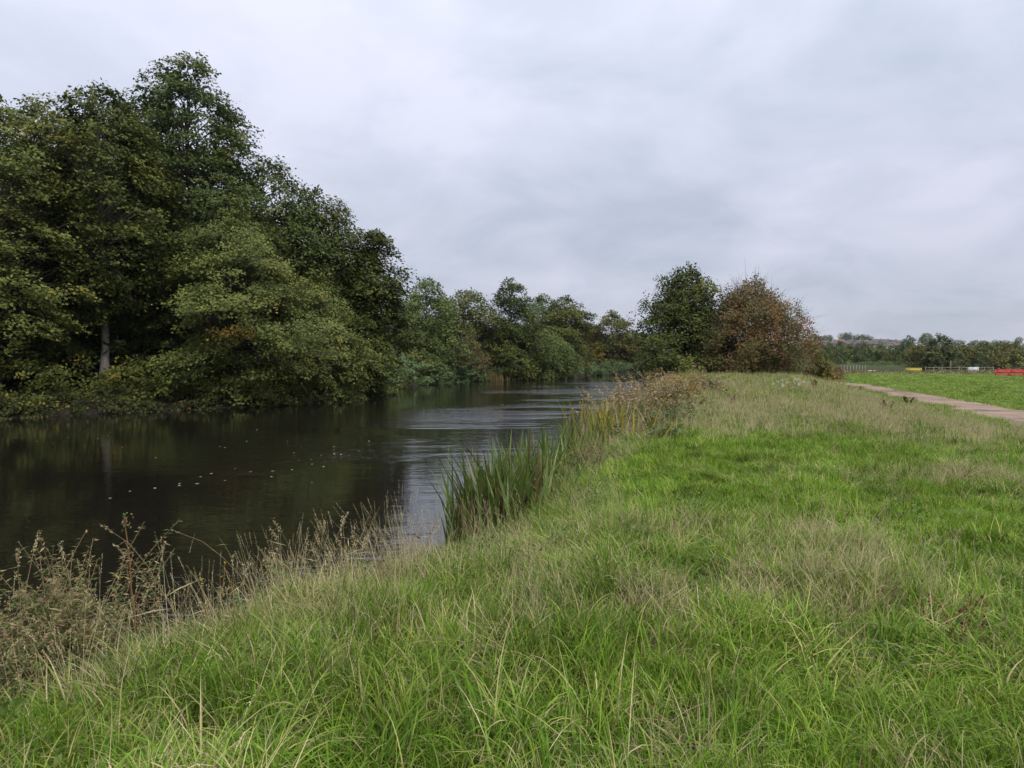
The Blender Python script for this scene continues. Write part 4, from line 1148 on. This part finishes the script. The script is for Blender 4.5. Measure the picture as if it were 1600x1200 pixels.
# distant turf
x, y, dr, s, rng = field_points([(13, 20, 5), (20, 32, 5.5), (32, 60, 3.2), (60, 128, 1.3)], 305)
d, T, C, E, PA, LU, n1, n2, n3 = fields(x, y, dr, s)
grow = np.clip(y / 30, 0.8, 1.8)
hs = np.where(s > 0, 0.5, 0.9 + 0.35 * C) * (1 + 0.3 * n1) * rng.uniform(0.6, 1.3, len(x)) * np.clip(grow, 0.8, 1.2)
lum = (1.0 + 0.25 * n3 + 0.18 * n1) * rng.uniform(0.75, 1.2, len(x))
scatter('field_grass', 'grass of the meadow crest and of the flat field beyond the path', coarse, x, y, hs, grow * rng.uniform(0.9, 1.3, len(x)), d + rng.normal(0, 0.1, len(x)), lum, 306, tilt=0.06)
# seeding straw
x, y, dr, s, rng = field_points([(1.6, 6, 40), (6, 12, 30), (12, 20, 14)], 307)
d, T, C, E, PA, LU, n1, n2, n3 = fields(x, y, dr, s)
k = rng.random(len(x)) < np.clip(0.36 * E + 0.80 * PA + 0.30 * C + 0.02 + 0.35 * n1 - 0.35 * LU - 0.08 * (y < 3.2), 0, 1)
scatter('seeding_grass', 'dry straw coloured grass stalks gone to seed', hay, x[k], y[k], (rng.uniform(0.5, 0.9, len(x)) * (1 + 0.3 * E))[k], rng.uniform(0.8, 1.2, k.sum()), np.zeros(k.sum()), np.ones(k.sum()), 308, tilt=0.25)
x, y, dr, s, rng = field_points([(14, 24, 6), (24, 40, 4.2), (40, 62, 2)], 309)
d, T, C, E, PA, LU, n1, n2, n3 = fields(x, y, dr, s)
k = (rng.random(len(x)) < np.clip(0.6 * C + 0.6 * n1 + 0.3 * E, 0, 1)) & (s < -2.0)
scatter('seeding_grass', 'pale dry seeding grass along the crest of the bank towards the hawthorn', farhay, x[k], y[k], rng.uniform(0.6, 1.05, k.sum()), rng.uniform(0.8, 1.2, k.sum()), np.zeros(k.sum()), np.ones(k.sum()), 310)
# thatch of flattened dry blades
x, y, dr, s, rng = field_points([(1.4, 6, 45), (6, 16, 26)], 311)
d, T, C, E, PA, LU, n1, n2, n3 = fields(x, y, dr, s)
k = rng.random(len(x)) < np.clip(0.5 * E + 0.6 * PA + 0.12 - 0.5 * n2 - 0.3 * LU, 0, 1)
scatter('dry_thatch', 'matted dead grass lying among the green blades', mat_, x[k], y[k], rng.uniform(0.6, 1.1, k.sum()), rng.uniform(0.7, 1.2, k.sum()), np.zeros(k.sum()), np.ones(k.sum()), 312)
# broad-leaved weeds of the bank edge
x, y, dr, s, rng = field_points([(2, 9, 16), (9, 20, 9), (20, 34, 5)], 313)
d, T, C, E, PA, LU, n1, n2, n3 = fields(x, y, dr, s)
k = rng.random(len(x)) < np.clip(0.75 * np.exp(-((dr - 0.8) / 0.9) ** 2) + 0.03 * (y < 8), 0, 1)
scatter('bank_weeds', 'low broad leaved weeds tangled in the bank edge', herb, x[k], y[k], rng.uniform(0.6, 1.5, k.sum()), rng.uniform(0.8, 1.4, k.sum()), np.zeros(k.sum()), np.ones(k.sum()), 314, cat='weeds')


# ------------------------------------------------------------------ single plants on the near bank
def plant(name, label, px, Y, hgt, nst, seed, stem='tanstem', leaf='weed', nl=14, L=0.06, lw=0.35, spread=0.25, cat='plant', group=None, head=None, x=None,
          top0=0.2, r=0.004, bend=0.15, tmean=0.5, rad=0.08, leafname='leaves', dz=0.0, minz=-0.42):
    rng = np.random.default_rng(seed)
    while Y < 8 and gz(px2x(px, Y), Y) < minz:
        Y *= 0.985
    X = px2x(px, Y) if x is None else x
    root = thing(name, (X, Y, max(gz(X, Y), -0.95) + dz), label, cat, group)
    P_n = 8
    u = np.linspace(0, 1, P_n)[None, :, None]
    az = rng.random(nst) * 6.283; hh = hgt * rng.uniform(0.65, 1.05, nst)
    if nst == 1: hh[:] = hgt
    tilt = rng.uniform(0, spread, nst)
    d = np.stack([np.cos(az) * np.sin(tilt), np.sin(az) * np.sin(tilt), np.cos(tilt)], 1)
    b0 = np.stack([rng.normal(0, rad, nst), rng.normal(0, rad, nst), np.full(nst, -0.05)], 1)
    sid = np.stack([np.cos(az), np.sin(az), np.zeros(nst) - 0.25], 1) * bend
    path = b0[:, None] + d[:, None] * hh[:, None, None] * u + sid[:, None] * hh[:, None, None] * u ** 2.5 + rng.normal(0, 0.006, (nst, P_n, 3)) * u
    rr = r * (1 - 0.6 * u[:, :, 0]) * np.ones((nst, 1))
    sv, sf = tubes(path, rr, 5)
    obj('stem', raw_mesh('stem', sv, sf, G[stem], smooth=True), root)
    if nl:
        M = nst * nl
        k = np.repeat(np.arange(nst), nl)
        q = rng.uniform(top0, 1.0, M)
        i = np.clip((q * (P_n - 1)).astype(int), 0, P_n - 2); fr = q * (P_n - 1) - i
        base = path[k, i] * (1 - fr)[:, None] + path[k, i + 1] * fr[:, None]
        a = rng.random(M) * 6.283
        ax = np.stack([np.cos(a), np.sin(a), rng.uniform(-0.5, 0.5, M)], 1)
        LL = L * rng.uniform(0.3, 1.5, M) * (1.2 - 0.6 * q)
        n = np.array([0, 0, 0.8]) + rng.normal(0, 0.4, (M, 3))
        v, f = leaf_quads(base + ax * LL[:, None] * 0.55, n, LL, LL * lw, rng, fold=0.1, axis=ax)
        obj(leafname, raw_mesh(leafname, v, f, G[leaf], np.clip(rng.normal(tmean, 0.26, M), 0, 1)), root, kind='stuff')
    if head:
        mat, ng, hl, gr, wid = head
        dd = path[:, -1] - path[:, -2]; dd /= np.linalg.norm(dd, axis=1, keepdims=True)
        for k in range(nst):
            q = rng.random(ng)
            P = path[k, -1] - dd[k] * (q * hl - 0.02)[:, None] + rng.normal(0, wid, (ng, 3))
            LL = gr * rng.uniform(0.6, 1.3, ng)
            v, f = leaf_quads(P, rng.normal(size=(ng, 3)), LL, LL * 0.5, rng, axis=dd[k] + rng.normal(0, 0.6, (ng, 3)))
            obj('seed_head', raw_mesh('seed_head', v, f, G[mat], np.clip(rng.normal(0.6, 0.25, ng), 0, 1)), root, kind='stuff')
    return root


WH = 'withered willowherb clump on the bank'
for i, (px, Y, h, ns) in enumerate([(8, 4.3, 0.62, 16), (52, 4.4, 0.68, 18), (100, 4.5, 0.92, 20), (128, 4.5, 0.74, 14), (26, 4.0, 0.55, 16), (76, 4.1, 0.62, 18), (-40, 4.2, 0.7, 14), (-90, 4.2, 0.7, 14), (150, 4.6, 0.5, 10), (4, 3.75, 0.42, 14), (56, 3.85, 0.45, 14), (104, 4.1, 0.5, 14)]):
    plant('willowherb_plant', 'withered tan willowherb with curled leaves in the dense clump at the water', px, Y, h * 1.32, ns + 4, 400 + i, leaf='seedherb', nl=130, L=0.052, lw=0.26, spread=0.30, group=WH, r=0.003, rad=0.11, bend=0.2, tmean=0.63, top0=0.08, minz=-0.55)
plant('dead_stalk', 'single tall red brown dead stalk beside the withered willowherb clump', 212, 5.05, 1.15, 1, 420, stem='redstem', leaf='dock', nl=9, L=0.05, spread=0.12, r=0.007, top0=0.5, bend=0.06, head=('seedherb', 30, 0.08, 0.02, 0.02))
plant('grass_stalk', 'tall pale foxtail grass stalks rising out of the withered clump', 14, 4.4, 1.1, 4, 421, nl=3, L=0.2, lw=0.05, leaf='straw', spread=0.14, r=0.0025, head=('straw', 60, 0.13, 0.014, 0.005))
plant('grass_stalk', 'bent foxtail grass heads above the highest withered willowherb', 112, 4.85, 1.12, 3, 422, nl=3, L=0.2, lw=0.05, leaf='straw', spread=0.2, r=0.0025, head=('straw', 60, 0.11, 0.013, 0.005))
plant('grass_stalk', 'thin curved dead grass stalk standing alone over the dark water', 262, 5.3, 1.15, 2, 423, nl=3, L=0.2, lw=0.05, leaf='straw', spread=0.2, r=0.0025, bend=0.3, head=('straw', 40, 0.1, 0.012, 0.005))
plant('loosestrife_plant', 'reddish stemmed weed with yellowing leaves at the bank edge', 312, 5.35, 0.75, 3, 424, stem='redstem', leaf='weed', nl=16, L=0.055, lw=0.32, spread=0.2, r=0.004, tmean=0.9)
plant('bramble_plant', 'grey green bramble spray leaning out over the water', 385, 5.6, 0.62, 5, 425, leaf='weed', nl=20, L=0.085, lw=0.55, spread=0.6, r=0.004, tmean=0.35, bend=0.4)
plant('leafy_sprig', 'upright leafy sprig with pale green leaves against the dark water', 430, 5.75, 0.92, 2, 426, leaf='weed', nl=16, L=0.06, lw=0.45, spread=0.12, r=0.003, tmean=0.65, top0=0.45)
plant('grass_stalk', 'hooked dry stalk curling over beside the leafy sprig', 408, 5.65, 1.05, 1, 427, nl=2, L=0.2, lw=0.05, leaf='straw', spread=0.05, r=0.0025, bend=0.5, head=('straw', 25, 0.06, 0.012, 0.004))
plant('grass_stalk', 'bunch of tan feathery seed heads on the bank edge', 490, 5.9, 0.85, 9, 428, nl=5, L=0.18, lw=0.05, leaf='straw', spread=0.35, r=0.0022, head=('straw', 50, 0.12, 0.014, 0.008))
plant('grass_stalk', 'tan seed heads beside dark red weed on the bank edge', 545, 6.0, 0.8, 7, 429, nl=5, L=0.18, lw=0.05, leaf='straw', spread=0.35, r=0.0022, head=('straw', 50, 0.12, 0.014, 0.008))
plant('dock_plant', 'dark red weed with one yellow leaf by the water', 590, 6.1, 0.62, 5, 430, stem='redstem', leaf='dock', nl=16, L=0.05, lw=0.4, spread=0.35, r=0.004, tmean=0.6)
plant('loosestrife_plant', 'thin pinkish red sprig beside broken reed stems', 668, 6.6, 0.7, 5, 431, stem='redstem', leaf='dock', nl=10, L=0.04, lw=0.35, spread=0.3, r=0.0025, tmean=0.9)
for i, (px, Y, h, ns) in enumerate([(340, 5.5, 0.7, 7), (455, 5.85, 0.7, 8), (515, 5.95, 0.7, 8), (630, 6.3, 0.6, 7), (285, 5.3, 0.65, 6)]):
    plant('grass_stalk', 'small tuft of dry stalks along the lip of the bank', px, Y, h, ns, 440 + i, nl=5, L=0.16, lw=0.05, leaf='straw', spread=0.4, r=0.002, head=('straw', 36, 0.10, 0.013, 0.006), group='dry tufts on the lip of the bank')
plant('dock_plant', 'dark red brown seeding dock in the long grass', 1484, 3.95, 0.50, 7, 450, stem='redstem', leaf='dock', nl=60, L=0.018, lw=0.8, spread=0.42, r=0.004, tmean=0.45, top0=0.25, leafname='seed_clusters')
plant('dock_plant', 'small brown dead dock beside the big dark dock', 1530, 3.9, 0.36, 4, 451, leaf='seedherb', nl=40, L=0.018, lw=0.8, spread=0.5, r=0.003, tmean=0.3, top0=0.3, leafname='seed_clusters')
for i, (px, Y, h) in enumerate([(1270, 34, 0.75), (1340, 40, 0.8), (1420, 31, 0.75), (1328, 38, 0.7), (1385, 24, 0.6), (1110, 31, 1.0), (1060, 27, 0.8), (1145, 24, 0.6)]):
    plant('dock_plant', 'dark dead dock spike standing up from the pale crest grass', px, Y, h * 0.8, 6, 460 + i, stem='redstem', leaf='dock', nl=130, L=0.055, lw=0.8, spread=0.3, r=0.008, tmean=0.3, top0=0.3, group='dock spikes on the crest', leafname='seed_clusters')
for i, (px, Y) in enumerate([(1218, 30), (1226, 29), (1245, 32), (1252, 30)]):
    plant('yarrow_plant', 'flat white flower head in the pale crest grass', px, Y, 0.62, 3, 480 + i, leaf='weed', nl=14, L=0.06, spread=0.2, r=0.004, head=('petal', 40, 0.02, 0.03, 0.026), group='white flowers on the crest')


# ---- reeds
def reed_clump(name, label, px, Y, n, hgt, width, rx, ry, mat, seed, a1=(0.05, 0.85), tlo=0.0, thi=1.0, cat='reeds', z=None, group=None):
    rng = np.random.default_rng(seed)
    X = px2x(px, Y)
    z = max(gz(X, Y), WATER_Z - 0.05) if z is None else z
    root = thing(name, (X, Y, z), label, cat, group)
    v, f, t, c = blades(rng, n, hgt, width, 1.0, (0.0, 0.22), a1, 7, tlo, thi)
    off = np.stack([rng.normal(0, rx, n), rng.normal(0, ry, n)], 1)
    root0 = c[:, 0, :2]
    v = v.reshape(n, -1, 3)
    v[:, :, :2] += (off - root0)[:, None, :]
    obj('blades', raw_mesh('blades', v.reshape(-1, 3), f, G[mat], t), root, kind='stuff')
    return root


reed_clump('reed_clump', 'dense dark green bulrush clump standing at the water edge', 776, 9.3, 460, 1.45, 0.066, 0.27, 0.40, 'reed', 501, thi=0.8, z=-1.05)
reed_clump('reed_clump', 'bulrushes with brown lower blades at the bank side of the dense clump', 812, 10.4, 230, 1.5, 0.056, 0.27, 0.5, 'reed', 502, z=-1.0)
reed_clump('reed_clump', 'brown withered bulrush edge leaning over the pale water', 735, 8.7, 60, 1.15, 0.034, 0.14, 0.2, 'reed', 503, tlo=0.0, thi=0.35, z=-1.05)
reed_clump('reed_clump', 'lighter green bulrushes between the dense clump and the yellow irises', 862, 12.4, 200, 1.3, 0.060, 0.32, 0.8, 'reed', 504, tlo=0.3, thi=1.0, z=-1.0)
reed_clump('reed_clump', 'thin outer bulrush blades beside the yellow irises', 905, 15.2, 170, 1.3, 0.062, 0.34, 0.9, 'reed', 505, tlo=0.35, thi=1.0, z=-1.0)
reed_clump('iris_clump', 'yellow and orange autumn iris blades at the water', 950, 16.8, 240, 1.65, 0.062, 0.42, 0.8, 'iris', 506, thi=0.72, z=-0.9)
reed_clump('iris_clump', 'withered tan iris blades beside the yellow ones', 975, 17.2, 180, 1.3, 0.05, 0.5, 0.8, 'straw', 507, z=-0.7)
reed_clump('broken_reed', 'three dark broken reed stems standing apart in the water', 700, 8.0, 5, 1.15, 0.016, 0.14, 0.1, 'reed', 508, tlo=0.0, thi=0.2, z=-1.05, a1=(0.0, 0.9))
reed_clump('reed_clump', 'pale reeds at the far water edge below the brown bush', 772, 92, 90, 1.1, 0.09, 1.2, 0.5, 'brown', 509, tlo=0.2, thi=1.0, z=-1.0)

# ---- tall herbs gone to seed further along the bank
for i, (px, Y, h, mat, lb) in enumerate([
        (958, 20.5, 1.45, 'fluff', 'pinkish brown seed fluff plant nearest the yellow irises'), (985, 22, 1.5, 'fluff', 'pale fluffy willowherb in the seeding stand'), (1008, 23, 1.5, 'fluff', 'pale fluffy willowherb in the seeding stand'),
        (1030, 24, 1.45, 'fluff', 'pale fluffy willowherb in the seeding stand'), (1052, 25.5, 1.35, 'fluff', 'pale fluffy willowherb in the seeding stand'), (1000, 20.5, 1.2, 'fluff', 'pale fluffy willowherb in the seeding stand'), (1040, 22, 1.1, 'seedherb', 'tan withered herb in front of the seeding stand'),
        (1075, 27, 1.2, 'iris', 'yellow leaved herb behind the seeding stand'), (1085, 31, 1.1, 'seedherb', 'tan herb next to the dark alder'), (1105, 30, 0.9, 'fluff', 'reddish dead herb on the open bank near the alder')]):
    plant('willowherb_plant', lb, px, Y, h * 1.15, 26, 520 + i, leaf=mat, nl=60, L=0.11, lw=0.42, spread=0.42, r=0.006, rad=0.42, bend=0.2, tmean=0.62, top0=0.25, group='tall herbs gone to seed along the bank')
for i, (px, Y, h) in enumerate([(1000, 17.5, 0.85), (1035, 18.5, 0.8), (1065, 20, 0.75), (1090, 22, 0.65), (1010, 15.5, 0.55), (890, 11.6, 0.55), (930, 13.2, 0.55)]):
    plant('bramble_bush', 'low green bramble mound on the bank behind the reeds', px, Y, h, 20, 540 + i, leaf='teal', nl=36, L=0.10, lw=0.6, spread=0.8, r=0.005, rad=0.35, bend=0.3, tmean=0.6, top0=0.2, cat='bush', group='bramble mounds on the bank')
plant('dead_herb', 'dark brown dead flower cluster among the reeds', 915, 12.2, 0.8, 14, 555, leaf='dock', nl=40, L=0.05, lw=0.4, spread=0.4, r=0.004, rad=0.15, tmean=0.9, top0=0.4)

# ---- leaves floating on the river
rng = np.random.default_rng(600)
lv = []
for i in range(5):
    a = np.linspace(0, 6.283, 9)[:-1]
    rr = 0.05 * (1 + 0.25 * np.cos(a) + rng.normal(0, 0.12, 8))
    vt = np.stack([np.cos(a) * rr * 1.3, np.sin(a) * rr, 0.004 + 0.012 * np.abs(np.cos(a))], 1)
    me = bpy.data.meshes.new('floating_leaf')
    me.from_pydata([(0, 0, 0.003)] + vt.tolist(), [], [(0, k + 1, (k + 1) % 8 + 1) for k in range(8)])
    at_ = me.attributes.new('tint', 'FLOAT', 'FACE'); at_.data.foreach_set('value', np.full(8, rng.uniform(0.3, 1.0)).astype(np.float32))
    me.materials.append(G['leaflit'])
    lv.append(me)
spots = [(150, 686), (167, 681), (187, 671), (208, 680), (105, 684), (188, 700), (170, 676), (240, 716), (168, 780), (200, 769), (311, 746), (365, 733), (328, 741), (306, 757), (278, 760), (390, 738), (423, 746), (384, 690), (458, 708), (465, 720), (485, 719), (486, 726), (505, 730), (520, 699), (534, 671), (486, 755), (522, 710), (531, 711), (545, 712), (424, 737), (350, 752), (240, 764), (277, 757),
         (55, 690), (80, 693), (130, 675), (400, 672), (448, 690), (470, 700), (455, 735), (500, 712), (560, 705), (575, 690), (350, 700), (342, 698)]
for i, (px, py) in enumerate(spots):
    Y = (EYE - WATER_Z) * F / (py - 563)
    o = obj('floating_leaf', lv[i % 5], loc=(px2x(px, Y), Y, WATER_Z + 0.002), label='small pale fallen leaf floating on the dark river', cat='leaf', group='fallen leaves on the river')
    o.rotation_euler = (0, 0, rng.uniform(0, 6.28)); sc = rng.uniform(0.3, 0.65); o.scale = (sc, sc, sc)


# ------------------------------------------------------------------ thin autumn haze
m, nt, N, L = nodes('haze_air')
out = N('ShaderNodeOutputMaterial')
pv = N('ShaderNodeVolumePrincipled')
pv.inputs['Color'].default_value = (0.86, 0.92, 1.0, 1)
pv.inputs['Density'].default_value = 0.00007
pv.inputs['Anisotropy'].default_value = 0.0
L(pv.outputs[0], out.inputs['Volume'])
hz = Geo().box((50, 1450, 13.5), (5400, 4200, 37))
ho = obj('haze', hz.mesh('haze', m), label='thin pale haze over the far fields and hill', kind='stuff')
